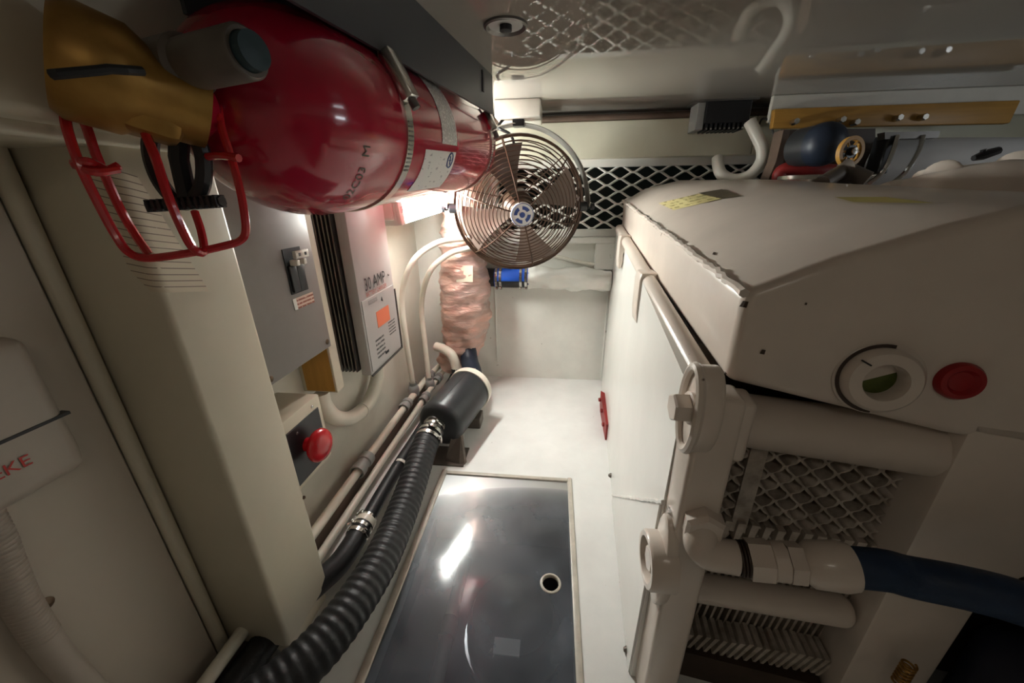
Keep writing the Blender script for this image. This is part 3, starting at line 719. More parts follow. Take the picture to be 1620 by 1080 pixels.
lagged([at(733,330,y=1.755),at(733,380,y=1.755),at(735,440,y=1.755),at(736,500,y=1.75),at(730,545,y=1.76),at(716,580,y=1.75)],[0.096,0.102,0.120,0.118,0.106,0.080],'pink_lagging','pink_foil',PK,40,14)
lagged([at(731,240,y=1.76),at(732,300,y=1.76),at(733,345,y=1.758)],[0.090,0.090,0.088],'upper_lagging','pink_foil',PK,36,12)
lagged([at(734,398,y=1.775),at(735,418,y=1.775)],[0.103,0.107],'tape_band','foil_tape',PK,36,8)
o = MB().quadgrid(lambda u,v: at(722+26*u,446-26*v,y=1.640+0.004*abs(u-0.5)),2,2).build('paper_tag','clear_tape',PK)
# blue-black elbow from riser to canister
EL = spline([at(742,560,y=1.76),at(748,582,y=1.72),at(744,600,y=1.60)],8)
# canister (water lock) lying on floor
MA, MBk = Vector((-0.428,1.185,0.122)), Vector((-0.362,1.475,0.140)); ma = (MBk-MA).normalized(); ml = (MBk-MA).length; MR = 0.096
W = thing('water_lock_canister',(-0.395,1.33,0.0),'black plastic exhaust water-lock canister lying on the white floor','canister')
MB().lathe(MA,ma,[(0,0),(0,0.05),(0.002,0.075),(0.012,0.090),(0.03,MR),(ml-0.03,MR),(ml-0.005,MR)],48).build('canister_body','canister_black',W,True)
MB().lathe(MA,ma,[(ml-0.022,MR),(ml-0.022,MR+0.005),(ml-0.004,MR+0.006),(ml+0.012,MR+0.004),(ml+0.02,MR-0.015),(ml+0.022,0)],48).build('end_cover','tube_cream',W,True)
MB().tube([MA+ma*0.03+Vector((0.004,0,MR)),MA+ma*(ml-0.03)+Vector((0.004,0,MR))],0.0012,4).build('mould_seam','canister_black',W)
# front spigot
SP = MA+Vector((-0.012,0,0.008)); sd = Vector((-0.06,-0.98,-0.16)).normalized()
MB().lathe(SP,sd,[(-0.02,0.044),(0.004,0.044),(0.006,0.036),(0.07,0.036)],28).build('spigot','steel',W,True)
b = MB(); b.prism([MA+Vector((0.055,0.01,-0.02)),MA+Vector((0.085,0.01,-0.03)),Vector((-0.315,1.125,0.0)),Vector((-0.335,1.115,0.0)),Vector((-0.395,1.13,0.0)),Vector((-0.39,1.14,0.02))],(0.004,0.014,0))
b.bb((-0.45,1.11,0.0),(-0.318,1.22,0.006)); b.build('foot_bracket','grey_pipe',W)
b = MB(); b.bb((-0.47,1.36,0),(-0.30,1.44,0.05),0.004); b.build('rear_cradle','grey_pipe',W)
HS = [SP+sd*0.035,SP+sd*0.10,at(640,800,z=0.075),at(603,885,z=0.078),at(560,955,z=0.085),at(505,1025,z=0.09),at(440,1085,z=0.095),at(330,1170,z=0.10),at(100,1350,z=0.10)]
pts = spline(HS,60); rs = []
ln_ = 0.0
R0 = 0.046
for i,p_ in enumerate(pts):
    if i: ln_ += (p_-pts[i-1]).length
    t = ln_/0.0185; rs.append(R0+0.0042*math.cos(2*PI*t) if ln_ > 0.05 else R0)
# resample for even ribs
HO = thing('corrugated_hose',(-0.45,0.8,0.02),'thick black corrugated exhaust hose running along the floor past hatch','hose')
def resample(pts, step):
    out = [pts[0]]; acc = 0
    for i in range(1,len(pts)):
        a, b2 = pts[i-1], pts[i]; L2 = (b2-a).length
        while acc+L2 >= step:
            t = (step-acc)/L2; a = a.lerp(b2,t); out.append(a); L2 = (b2-a).length; acc = 0
        acc += L2
    return out
rp = resample(pts,0.0034); rr = [R0 if i < 16 else R0+0.0012*math.cos(2*PI*i/6.0) for i in range(len(rp))]
MB().tube(rp,rr,24).build('hose_wall','black_rubber',HO,True,75)
for dd in (0.052,0.078):
    clamp(HO,SP+sd*dd,sd,R0+0.001,0.014,screw_dir=(0.4,0,1) if dd < 0.06 else (1,0,0.1))
clamp(W,SP+sd*0.018,sd,0.037,0.012,screw_dir=(0.7,0,0.7))
# rear hose from riser to canister
b = MB(); o = b.tube(spline([Vector((-0.36,1.47,0.155)),Vector((-0.365,1.56,0.165)),Vector((-0.40,1.65,0.19)),Vector((-0.425,1.72,0.25))],8),0.043,20).build('elbow_hose','blue_black_rubber',None,True)
tag(o,'short blue-black rubber hose joining canister to the pink riser','hose')
clamp(o,Vector((-0.363,1.53,0.162)),(0.0,1,0.1),0.044,0.012,screw_dir=(0,0,1))
# slim black hose beside the corrugated one
SH = [Vector((-0.50,1.80,0.10)),at(716,600,z=0.07),at(690,640,z=0.06),at(660,690,z=0.052),at(625,745,z=0.052),at(577,828,z=0.052)]
S2 = thing('slim_black_hose',(-0.54,1.0,0.02),'slim black hose with white band along the wall foot','hose')
MB().tube(spline(SH,8),0.0225,14).build('hose_run','black_rubber',S2,True)
J0 = SH[-1]; jd = (at(540,885,z=0.052)-J0).normalized()
MB().tube(spline([J0-jd*0.005,at(553,868,z=0.052),at(530,898,z=0.050),Vector((-0.585,0.55,0.05)),Vector((-0.612,0.42,0.045)),Vector((-0.625,0.2,0.04)),Vector((-0.63,0.0,0.04))],6),0.030,16).build('thick_hose_end','black_rubber',S2,True)
MB().lathe(J0,jd,[(-0.015,0.018),(-0.012,0.030),(0.008,0.031),(0.010,0.024),(0.05,0.024)],20).build('barb_collar','tube_cream',S2,True)
clamp(S2,J0-jd*0.018,jd,0.024,0.010,screw_dir=(-0.6,0,0.7)); clamp(S2,J0+jd*0.020,jd,0.030,0.010,screw_dir=(-0.7,0,0.6)); clamp(S2,J0+jd*0.042,jd,0.031,0.012,screw_dir=(0.8,0,0.3))
wb = at(633,735,z=0.052)
MB().lathe(wb,(0.02,1,0),[(-0.006,0.0228),(-0.006,0.0240),(0.006,0.0240),(0.006,0.0228)],20).build('white_band','white_plastic',S2,True)
# cream water pipes along the wall foot
def pipe(nm, pts, r, m, label, k=8, n=12, cat='pipe', group=None):
    o = MB().tube(spline(pts,k),r,n).build(nm,m,None,True); return tag(o,label,cat,group)
def fitting(parent, c, d, r, ln, m='fitting_grey', nm='fitting'):
    d = Vector(d).normalized()
    return MB().lathe(Vector(c)-d*ln/2,d,[(0,r*0.8),(0,r),(ln*0.35,r),(ln*0.38,r*0.82),(ln*0.62,r*0.82),(ln*0.65,r),(ln,r),(ln,r*0.8)],14).build(nm,m,parent,True)
PA = [Vector((-0.60,1.80,0.10)),Vector((-0.625,1.60,0.10)),Vector((-0.635,1.30,0.095)),Vector((-0.640,1.05,0.09)),Vector((-0.642,0.80,0.088)),Vector((-0.645,0.45,0.085)),Vector((-0.645,0.1,0.085))]
oA = pipe('water_pipe',PA,0.0145,'tube_cream','cream plastic water pipe with grey couplings along the wall foot')
fitting(oA,(-0.641,0.985,0.09),(0,1,0),0.026,0.085); fitting(oA,(-0.634,1.37,0.097),(0,1,0),0.024,0.06); fitting(oA,(-0.618,1.66,0.10),(0,1,0),0.023,0.05)
PB = [Vector((-0.53,1.83,0.13)),Vector((-0.585,1.62,0.075)),Vector((-0.60,1.35,0.055)),Vector((-0.618,1.0,0.035)),Vector((-0.622,0.5,0.03)),Vector((-0.622,0.0,0.03))]
oB = pipe('lower_water_pipe',PB,0.0125,'tube_cream','thin cream pipe lying on the floor beside the slim black hose')
fitting(oB,(-0.592,1.49,0.066),(0.05,1,0.02),0.022,0.06); fitting(oB,(-0.577,1.66,0.084),(0.1,1,0.1),0.022,0.05)
b = MB().bb((-0.662,0.0,0.0),(-0.655,1.85,0.045),0.002); o = b.build('pipe_batten','shelf_brown'); tag(o,'low wooden batten under the water pipes at the wall','batten')
# risers
def riser(x0,y0,z0,P,label):
    o = pipe('riser_tube',[Vector((x0,y0,z0))]+P,0.0125,'tube_cream',label,10,12,'tube')
    MB().lathe((x0,y0,z0-0.045),(0,0,1),[(0,0.014),(0,0.024),(0.03,0.026),(0.045,0.022),(0.05,0.017),(0.065,0.017)],14).build('riser_elbow','fitting_grey',o,True)
    return o
riser(-0.635,1.48,0.135,[at(643,540,x=-0.645),at(636,470,x=-0.65),at(652,415,y=1.50),at(690,385,y=1.56),at(730,378,y=1.63),at(748,377,y=1.66)],'outer cream tube arching from the wall foot behind the fan')
riser(-0.60,1.60,0.105,[at(672,540,x=-0.615),at(667,480,x=-0.62),at(680,430,y=1.58),at(710,402,y=1.60),at(735,394,y=1.63),at(752,391,y=1.66)],'inner cream tube arching from the wall foot in front of lagging')
o = pipe('drain_hose',[at(690,548,y=1.68),at(702,552,y=1.66),at(715,562,y=1.63),at(722,582,y=1.62),at(724,605,y=1.60)],0.0235,'tube_cream','short cream bent hose below the pink lagging with black end',8,14,'hose')
MB().tube([at(722,583,y=1.62),at(724,610,y=1.60),at(712,650,y=1.50)],0.0245,14).build('black_end','black_rubber',o,True)
# lagged white pipe along the back wall with blue coupling
PW = thing('wall_pipe',(0.0,1.81,0.53),'white lagged pipe along the back wall with blue rubber coupling','pipe')
wz = 0.582
lagged([Vector((-0.12,1.81,wz)),Vector((0.08,1.81,wz-0.004)),Vector((0.275,1.81,wz-0.008))],[0.050,0.050,0.050],'white_lagging','white_wall',PW,28,14)
MB().lathe((-0.285,1.81,wz),(1,0,0),[(0,0.046),(0,0.047),(0.17,0.047),(0.17,0.046)],28).build('blue_coupling','blue_rubber',PW,True)
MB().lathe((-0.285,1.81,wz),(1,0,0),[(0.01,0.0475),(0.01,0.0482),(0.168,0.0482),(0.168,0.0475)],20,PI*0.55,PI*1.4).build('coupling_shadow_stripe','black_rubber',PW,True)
for xx in (-0.275,-0.255,-0.155,-0.13): clamp(PW,(xx,1.81,wz),(1,0,0),0.048,0.012,screw_dir=(0,-0.3,-1))
MB().tube([(-0.40,1.81,wz),(-0.28,1.81,wz)],0.045,20).build('dark_end','black_rubber',PW,True)
o = pipe('wall_cable',[Vector((-0.06,1.86,0.70)),Vector((0.05,1.855,0.672)),Vector((0.18,1.85,0.645)),Vector((0.30,1.85,0.64))],0.009,'white_plastic','thin white cable sagging above the lagged wall pipe',8,8,'cable')

# ------------------------------------------------------------------ near side wall: white box, flexible conduit, screw
WB = thing('white_wall_box',(-0.67,0.25,0.60),'white plastic wall box with red letters','box')
MB().bb((-0.70,0.05,0.602),(-0.648,0.366,0.80),0.018,4).build('box_shell','box_beige',WB,True)
MB().bb((-0.66,0.048,0.684),(-0.6468,0.367,0.688)).build('lid_gap','ink',WB)
lt0 = at(63,716,x=-0.6474)
textmesh('BEKE',0.021,(-0.6474,lt0.y-0.058,lt0.z-0.008),(0,1,0),(0,0,1),sx=1.05).build('red_letters','letter_red',WB)
P = [at(-60,760,x=-0.672),at(-10,850,x=-0.672),at(12,905,x=-0.672),at(40,965,x=-0.672),at(85,1030,x=-0.672),at(140,1090,x=-0.672),at(240,1190,x=-0.672)]
rp = resample(spline(P,40),0.002)
o = MB().tube(rp,[0.0165 if i > len(rp)*0.42 else 0.0165+0.0012*math.cos(2*PI*i/3) for i in range(len(rp))],14).build('flexible_conduit','box_beige',None,True,80)
tag(o,'white ribbed flexible conduit running down the side wall','conduit')
s0 = at(73,955,x=-0.689); screwhead(pnl,s0,(1,0,0),0.009)
# log sheet hanging on the post
LS = thing('log_sheet',(-0.545,0.46,0.80),'curled lined log sheet with handwriting pinned to the post','paper')
def sheet(u,v):
    z = 1.000-0.165*v-0.018*u; w1 = 0.034-0.012*v; w2 = 0.012+0.050*v
    if v > 0.82: w1 -= (v-0.82)*0.10
    L1 = w1; L2 = 0.0173; L3 = w2; s = u*(L1+L2+L3)
    if s < L1: return Vector((-0.5545-L1+s,0.4500,z))
    if s < L1+L2: a = (s-L1)/L2*PI/2; return Vector((-0.5545+0.0112*math.sin(a),0.4612-0.0112*math.cos(a),z))
    return Vector((-0.5433,0.4612+s-L1-L2,z))
MB().quadgrid(sheet,16,20).build('paper_sheet','print_paper',LS,True)

# ------------------------------------------------------------------ the engine
from mathutils.bvhtree import BVHTree
th = math.radians(8.0); fex = Vector((math.cos(th),-math.sin(th),0)); fen = Vector((math.sin(th),math.cos(th),0)); FO = Vector((0.245,0.50,0))
def fp(u, t, z): return FO+fex*u+fen*t+Vector((0,0,z))
def pf(px, py, t): return onpl(px,py,FO+fen*t,fen)
def bevelled(o, off, seg=3, ang=20):
    bm = bmesh.new(); bm.from_mesh(o.data)
    es = [e for e in bm.edges if len(e.link_faces) == 2 and e.calc_face_angle(0) > math.radians(ang)]
    bmesh.ops.bevel(bm,geom=es,offset=off,segments=seg,profile=0.5,affect='EDGES',clamp_overlap=True)
    for f in bm.faces: f.smooth = True
    for e in bm.edges:
        if len(e.link_faces) == 2 and e.calc_face_angle(0) > math.radians(40): e.smooth = False
    bm.to_mesh(o.data); bm.free(); return o
EN = thing('marine_engine',(0.6,1.0,0.0),'big off-white painted marine engine with slab-sided top tank and finned cooler','engine')
# top tank: loft between front and far outline
fa_ = [pf(1148,603,0),pf(1180,462,0),pf(1330,408,0),pf(1500,358,0),pf(1640,325,0),fp(0.70,0,0.925),fp(1.0,0,0.925),fp(1.0,0,0.60),pf(1620,713,0),pf(1500,690,0)]
YT = 1.70
ra = [at(983,367,y=YT),at(986,318,y=YT),at(1020,298,y=YT-0.02),at(1075,285,y=YT-0.03),at(1150,284,y=YT-0.05),at(1240,292,y=YT-0.07),Vector((1.35,YT-0.12,0.955)),Vector((1.35,YT-0.12,0.75)),Vector((0.75,YT-0.06,0.78)),Vector((0.5,YT-0.03,0.79))]
b = MB(); n = len(fa_); NS = 10; vs = []
for j in range(NS+1):
    t = j/NS
    for i in range(n):
        v = fa_[i].lerp(ra[i],t)
        if 2 <= i <= 4: v = v+Vector((0,0,0.010*math.sin(PI*t)))
        vs.append(v)
fs = [tuple(range(n)), tuple(NS*n+i for i in range(n))[::-1]]
for j in range(NS):
    for i in range(n): fs.append((j*n+i,j*n+(i+1)%n,(j+1)*n+(i+1)%n,(j+1)*n+i))
b.add(vs,fs); tank = bevelled(b.build('top_tank','engine_paint',EN),0.014,4,24)
tb = BVHTree.FromPolygons([v.co+Vector(EN['_w']) for v in tank.data.vertices],[tuple(p.vertices) for p in tank.data.polygons])
def hit(px,py,lift=0.0015):
    r = to_world((px-810,py-540,FPX)).normalized(); h_ = tb.ray_cast(CAM,r)
    return (h_[0]+h_[1]*lift*(1 if h_[1].dot(r) < 0 else -1)) if h_[0] else None
def decal(q, m, nm, nu=6, nv=3):
    def P(u,v):
        a = Vector(q[0]).lerp(Vector(q[1]),u); c = Vector(q[3]).lerp(Vector(q[2]),u); p = a.lerp(c,v); return hit(p.x,p.y) or Vector((0.5,1,0.9))
    return MB().quadgrid(P,nu,nv).build(nm,m,tank)
decal([(1042,322),(1105,307),(1142,315),(1066,333)],'print_yellow','yellow_label')
decal([(1105,306),(1142,300),(1172,311),(1146,315)],'label_dark','dark_label')
decal([(1320,313),(1400,313),(1480,323),(1350,321)],'stain_yellow','yellow_stain')
for (x,y,s) in ((1178,481,7),(1206,556,5),(1147,592,4),(1274,480,2.5),(1130,402,3)):
    decal([(x-s,y+s*0.5),(x-s*0.2,y-s*0.8),(x+s,y-s*0.6),(x+s*0.5,y+s*0.8)],'dark_brown','paint_chip',2,2)
# weld seam down the long upper ridge
pts = [vs[j*n+1]+Vector((-0.001,0,0.000)) for j in range(NS+1)]
sp = resample(spline(pts,6),0.012); sp = [p+Vector((random.uniform(-1,1),0,random.uniform(-1,1)))*0.0022 for p in sp]
MB().tube(sp,[0.0045+random.random()*0.002 for _ in sp],6).build('weld_bead','engine_paint',tank,True)
# filler neck with green sight hole, red plug
fc = pf(1386,597,0.0); fax = (-fen+Vector((-0.05,0,0.10))).normalized()
o = MB().lathe(fc,fax,[(-0.02,0.0485),(0.004,0.0485),(0.006,0.046),(0.007,0.042),(0.016,0.041),(0.020,0.037),(0.021,0.024),(0.016,0.022),(-0.004,0.021)],44).build('sight_ring','engine_paint',EN,True)
MB().lathe(fc,fax,[(0.0,0.0),(0.0,0.0213)],28).build('green_glass','sight_green',o)
MB().lathe(fc,fax,[(0.0062,0.0455),(0.0072,0.0465),(0.0078,0.0425),(0.0070,0.0420)],30,PI*0.95,PI*2.0,ref=(0,0,-1)).build('dirt_line','dark_brown',o)
e1 = fax.cross(Vector((0,0,1))).normalized(); e2 = e1.cross(fax)
sl = fc+fax*0.026-e1*-0.0+e2*0.034
sl = onpl(1371,574,fc+fax*0.0205,fax); MB().box(sl,(0.013,0.003,0.002),0.0005,Matrix((fex,fex.cross(Vector((0,0,1))),Vector((0,0,1)))).transposed() @ Matrix.Rotation(0.5,3,'Y')).build('slot_mark','ink',o)
rc = pf(1514,601,0.0)
o = MB().lathe(rc,fax,[(-0.01,0.023),(0.005,0.024),(0.010,0.021),(0.011,0.016),(0.006,0.012),(0.007,0.0)],32).build('red_plug','plug_red',EN,True)
# upper and lower cross tubes
def rtube(a, b2, r, nm, round_end=True):
    d = (b2-a).normalized(); L2 = (b2-a).length
    pr = [(0,0),(0,r)]+[(L2-0.018,r)]+([(L2-0.018+0.018*math.sin(k*PI/10),r-0.018+0.018*math.cos(k*PI/10)) for k in range(1,6)] if round_end else [])+[(L2,0)]
    return MB().lathe(a,d,pr,32).build(nm,'engine_paint',EN,True)
rtube(pf(1165,662,0.045),pf(1490,709,0.045),0.042,'cross_tube')
rtube(pf(1085,925,0.035),pf(1347,967,0.035),0.0265,'cross_tube')
# side panel along the engine, lower sheet, seam
def sp_(Y, z): return Vector((0.187+0.068*(Y-0.5)+0.012*z, Y, z))
NPY = 8
b = MB(); pts = [sp_(0.50,0.0),sp_(1.822,0.0),sp_(1.822,0.80),sp_(1.2,0.77),sp_(0.50,0.70)]
b.prism(pts,(0.03,0,0)); b.build('side_panel','engine_panel',EN)
sn = Vector((1,-0.068,-0.012)).normalized()
def onside(px,py,off=0.0): return onpl(px,py,sp_(0.5,0)-sn*off,sn)
q0, q1 = onside(971,783), onside(1054,795)
b = MB(); b.prism([p-sn*0.004 for p in (q0,q1,sp_(0.505,q1.z-0.02),sp_(0.505,0.002),Vector((sp_(q0.y,0.002))))],sn*0.004); b.build('lower_sheet','engine_panel',EN)
sp = resample([q0-sn*0.004,q1-sn*0.004],0.008); sp = [p+Vector((0,random.uniform(-1,1)*0.001,random.uniform(-1,1)*0.0012)) for p in sp]
MB().tube(sp,0.004,6).build('panel_seam','engine_panel',EN,True)
for (px,py) in ((967,752),(994,1028)):
    c = onside(px,py); MB().lathe(c+sn*0.002,-sn,[(0,0.009),(0.006,0.008),(0.012,0.004),(0.013,0)],12).build('panel_screw','grey_pipe',EN,True)
# near flange with lug, bolt and boss
b = MB(); zt = 0.70
b.prism([Vector((0.200,0.452,0)),Vector((0.256,0.446,0)),Vector((0.262,0.500,0)),Vector((0.195,0.510,0))],(0,0,zt)); fl = bevelled(b.build('end_flange','engine_paint',EN),0.007,3,30)
b = MB(); b.prism([Vector((0.215,0.458,0.60)),Vector((0.272,0.450,0.60)),Vector((0.272,0.450,0.695)),Vector((0.215,0.458,0.695))],(0.008,0.05,0)); bevelled(b.build('flange_top','engine_paint',EN),0.008,3,30)
def oval(c, ay, az, n=28): return [Vector(c)+Vector((0,math.cos(2*PI*k/n)*ay,math.sin(2*PI*k/n)*az)) for k in range(n)]
lc = at(1112,655,x=0.205)
b = MB(); b.prism(oval((0.193,lc.y+0.012,lc.z),0.034,0.066),(0.03,0,0)); lug = bevelled(b.build('bolt_lug','engine_paint',EN),0.006,3,30)
b = MB(); rim = [Vector((0.192,lc.y+0.012+math.cos(2*PI*k/40)*0.031,lc.z+math.sin(2*PI*k/40)*0.063)) for k in range(40)]
b.tube(rim,0.0065,8,closed=True); b.build('lug_rim','engine_paint',EN,True)
hb_ = Vector((0.193,lc.y+0.008,lc.z+0.004))
MB().lathe(hb_,(-1,0,0),[(-0.004,0.023),(0.004,0.023),(0.006,0.021),(0.006,0)],28).build('bolt_washer','engine_paint',EN,True)
b = MB(); hexprism(b,hb_+Vector((-0.005,0,0)),(-1,0,0),0.0205,0.022); b.build('hex_bolt','engine_paint',EN)
bc_ = at(1050,893,x=0.196)
MB().lathe((0.200,bc_.y+0.008,bc_.z),(-1,0,0),[(-0.01,0.047),(0.028,0.047),(0.032,0.044),(0.032,0.036),(0.028,0.034),(0.004,0.034),(0.004,0)],36).build('bolt_boss','engine_paint',EN,True)
b = MB(); hexprism(b,Vector((0.198,bc_.y+0.008,bc_.z)),(-1,0,0),0.022,0.026); b.build('boss_nut','engine_paint',EN)
b = MB(); b.prism(oval((0.190,bc_.y+0.012,bc_.z-0.005),0.034,0.100,24),(0.02,0,0)); bevelled(b.build('boss_lug','engine_paint',EN),0.005,2,30)
# rod and hooks below the tank edge
r0_, r1_ = at(980,362,y=1.66), at(1106,585,y=0.545)
MB().tube([r0_,r0_.lerp(r1_,0.5),r1_,r1_+Vector((-0.004,-0.035,-0.03))],[0.018,0.018,0.018,0.016],16).build('edge_rod','engine_paint',EN,True)
def hook(px, py, hgt, drop):
    k = 0
    c = None
    # nearest point on the rod for that picture column
    best = min(((Vector((0,0,0))+r0_.lerp(r1_,i/200.0)) for i in range(201)), key=lambda p: abs(proj_x(p)-px))
    p = best; outl = [p+Vector((-0.022,0,0.018)),p+Vector((-0.026,0,0.0)),p+Vector((-0.026,0.0,-drop*0.7)),p+Vector((-0.022,0,-drop)),p+Vector((-0.014,0,-drop)),p+Vector((-0.008,0,-drop*0.75)),p+Vector((-0.010,0,-drop*0.45)),p+Vector((0.004,0,-drop*0.33)),p+Vector((0.02,0,-0.02)),p+Vector((0.02,0,0.018))]
    o = MB(); o.prism([q-Vector((0,0.03,0)) for q in outl],(0,0.06,0)); return bevelled(o.build('rod_hook','engine_paint',EN),0.003,2,30)
def proj_x(p):
    d = p-CAM; xc = AX*d.x+AY*d.y+AZ*d.z; return 810+FPX*xc.x/xc.z
hook(990,0,0,0.10); hook(1024,0,0,0.115)
# plate stack of the cooler, seen edge on: wavy plates touching in a honeycomb
ZP0, ZP1, TP = 0.352, 0.63, 0.055
NPL = 15; U0, U1 = 0.038, 0.292; du = (U1-U0)/(NPL-1)
for i in range(NPL):
    if i == 3: continue
    u0 = U0+i*du; sg = 1 if i % 2 == 0 else -1; b = MB(); NZ = 66; vs2 = []
    for k in range(NZ+1):
        z = ZP0+(ZP1-ZP0)*k/NZ; w_ = math.sin(2*PI*z/0.036); uu = u0+sg*du*0.42*w_
        th_ = 0.0024; bulge = 0.004*abs(w_)
        for (a_,t_) in ((-th_,TP+bulge),(th_,TP+bulge),(th_+sg*0.0022*w_,TP+0.05),(-th_+sg*0.0022*w_,TP+0.05)): vs2.append(fp(uu+a_,t_,z))
    fs2 = [(k*4+q,k*4+(q+1)%4,(k+1)*4+(q+1)%4,(k+1)*4+q) for k in range(NZ) for q in range(4)]
    b.add(vs2,fs2); b.build('cooler_plate','fin_paint',EN,True,70)
b = MB(); b.prism([fp(U0+du*2.3,TP-0.002,ZP0+0.03),fp(U0+du*3.7,TP-0.002,ZP0+0.03),fp(U0+du*3.7,TP-0.002,ZP1),fp(U0+du*2.3,TP-0.002,ZP1)],fen*0.05); b.build('flat_plate','fin_paint',EN)
# bent plate tabs in rows
def tabs(n_, px0, py0, px1, py1, t, hgt, wd, lean, nm='plate_tab'):
    for i in range(n_):
        f_ = (i+0.5)/n_; c = onpl(px0+(px1-px0)*f_,py0+(py1-py0)*f_,FO+fen*t,fen); j = random.uniform(-1,1)
        w0 = wd*(1+0.1*j); h_ = hgt*(1+0.12*random.uniform(-1,1)); lo_ = fex*(lean*h_)
        pts = [c+Vector((0,0,h_/2))-fex*w0*0.5,c+Vector((0,0,h_/2))+fex*w0*0.5,c-Vector((0,0,h_/2))+fex*w0*0.32+lo_,c-Vector((0,0,h_/2))-fex*w0*0.32+lo_]
        MB().prism(pts,fen*0.045-Vector((0,0,0.004))).build(nm,'fin_paint',EN)
tabs(14,1140,838,1432,886,0.045,0.042,0.0125,-0.10)
tabs(24,1112,905,1385,945,0.050,0.050,0.0070,-0.15)
tabs(20,1098,975,1330,1010,0.075,0.085,0.0050,-0.1)
tabs(18,1085,1015,1325,1060,0.030,0.050,0.0085,-0.35)
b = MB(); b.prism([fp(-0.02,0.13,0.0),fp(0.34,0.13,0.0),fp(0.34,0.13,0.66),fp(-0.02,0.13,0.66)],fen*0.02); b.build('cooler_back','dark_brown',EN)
b = MB(); b.prism([fp(0.015,0.02,0.0),fp(0.288,0.02,0.0),fp(0.288,0.02,0.075),fp(0.015,0.02,0.075)],fen*0.11); b.build('shade_box','dark_brown',EN)  # dark box added to stand in for the shade under the plates
# the second frame and the block behind it
b = MB(); b.prism([fp(0.292,0.0,0.0),fp(0.405,0.0,0.0),fp(0.405,0.0,0.36),fp(0.43,0.0,0.44),fp(0.50,0.0,0.49),fp(0.56,0.0,0.52),fp(0.56,0.0,0.665),fp(0.292,0.0,0.68)],fen*0.14); bevelled(b.build('second_frame','engine_paint',EN),0.006,2,30)
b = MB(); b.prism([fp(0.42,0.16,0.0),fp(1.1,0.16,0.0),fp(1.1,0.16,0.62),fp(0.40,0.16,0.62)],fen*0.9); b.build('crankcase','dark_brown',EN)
b = MB(); b.prism([fp(0.0,0.16,0.02),fp(0.42,0.16,0.02),fp(0.42,0.16,0.70),fp(0.0,0.16,0.70)],fen*1.0); b.build('block_core','engine_paint',EN)
# castings on top of the tank
def lumpy(path, rad, nm, m='engine_paint', par=EN, k=8, nn=16, amp=0.006):
    pts = spline(path,k); rs = []
    for i in range(len(pts)):
        t = i/(len(pts)-1)*(len(rad)-1); j = min(int(t),len(rad)-2); rs.append(rad[j]+(rad[j+1]-rad[j])*(t-j))
    b = MB().tube(pts,rs,nn); b.v = [v+Vector((noise.noise(v*22),noise.noise(v*22+Vector((5,0,0))),noise.noise(v*22+Vector((0,7,0)))))*amp for v in b.v]
    return b.build(nm,m,par,True,60)
lumpy([at(1395,312,y=1.0),at(1450,310,y=1.0),at(1520,306,y=1.0),at(1640,300,y=1.0),at(1800,300,y=1.0)],[0.03,0.045,0.055,0.06,0.06],'manifold_casting')
lumpy([at(1425,300,y=0.95),at(1500,305,y=0.9),at(1620,312,y=0.85),at(1800,318,y=0.8)],[0.02,0.05,0.07,0.08],'manifold_base')
for (px,py,d) in ((1490,280,0.95),(1605,268,0.90)):
    c = at(px,py,y=d); MB().lathe(c,(-0.75,-0.55,0.30),[(-0.08,0.028),(-0.01,0.028),(0.0,0.031),(0.012,0.031),(0.016,0.026),(0.016,0)],20).build('manifold_stub','engine_paint',EN,True)
MB().tube([at(1455,292,y=0.98),at(1600,276,y=0.98)],0.030,16).build('manifold_pipe','engine_paint',EN,True)
lv0, lv1 = at(1540,250,y=1.0), at(1580,238,y=1.0)
b = MB(); b.tube([lv0,lv0.lerp(lv1,0.4),lv1],[0.006,0.010,0.008],8); b.tube([lv0.lerp(lv1,0.4),lv0.lerp(lv1,0.3)+Vector((0,0,0.012))],0.005,8); o = b.build('lever','black_plastic',EN,True)
# filler clamp on tank top
c = at(1275,290,y=1.36)
MB().lathe(c,(0,0,1),[(-0.03,0.075),(0.0,0.075),(0.002,0.088),(0.010,0.088),(0.012,0.080),(0.022,0.078),(0.022,0)],36).build('filler_clamp','steel',EN,True)
# elbow fitting and blue hose
HF = thing('hydraulic_hose',at(1230,930,y=0.43),'dark blue hose with painted elbow fitting crossing the finned cooler','hose')
tt = -0.075
g0 = pf(1112,830,-0.058); g1 = pf(1106,850,tt+0.01); g2 = pf(1120,874,tt); g3 = pf(1165,882,tt); g4 = pf(1235,889,tt); g5 = pf(1350,897,tt)
MB().lathe(g0,(-0.1,-1,-0.05),[(-0.012,0),(-0.012,0.030),(0.010,0.030),(0.016,0.025),(0.016,0)],6).build('elbow_nut','engine_paint',HF)
MB().tube(spline([g0+Vector((0,0.005,0)),g0.lerp(g1,0.7),g1.lerp(g2,0.5)+Vector((-0.004,0,0)),g2,g2.lerp(g3,0.5),g3],6),0.0235,20).build('elbow','engine_paint',HF,True)
d_ = (g5-g3).normalized(); L5 = (g5-g3).length
for k in range(3): MB().lathe(g3+d_*(0.002+k*0.004),d_,[(0,0.022),(0.0012,0.0245),(0.0028,0.0245),(0.004,0.022)],20).build('thread','dark_brown',HF,True)
MB().lathe(g3+d_*0.014,d_,[(0,0.020),(0,0.0285),(0.028,0.0285),(0.030,0.0245),(0.052,0.024)],6).build('swivel_nut','engine_paint',HF)
MB().lathe(g3+d_*0.040,d_,[(0,0.020),(0.004,0.026),(0.02,0.0265),(0.022,0.020)],20).build('swivel_collar','engine_paint',HF,True)
MB().lathe(g3+d_*0.062,d_,[(0,0.020),(0,0.0275),(0.018,0.0275),(0.018,0.020)],6).build('lock_nut','engine_paint',HF)
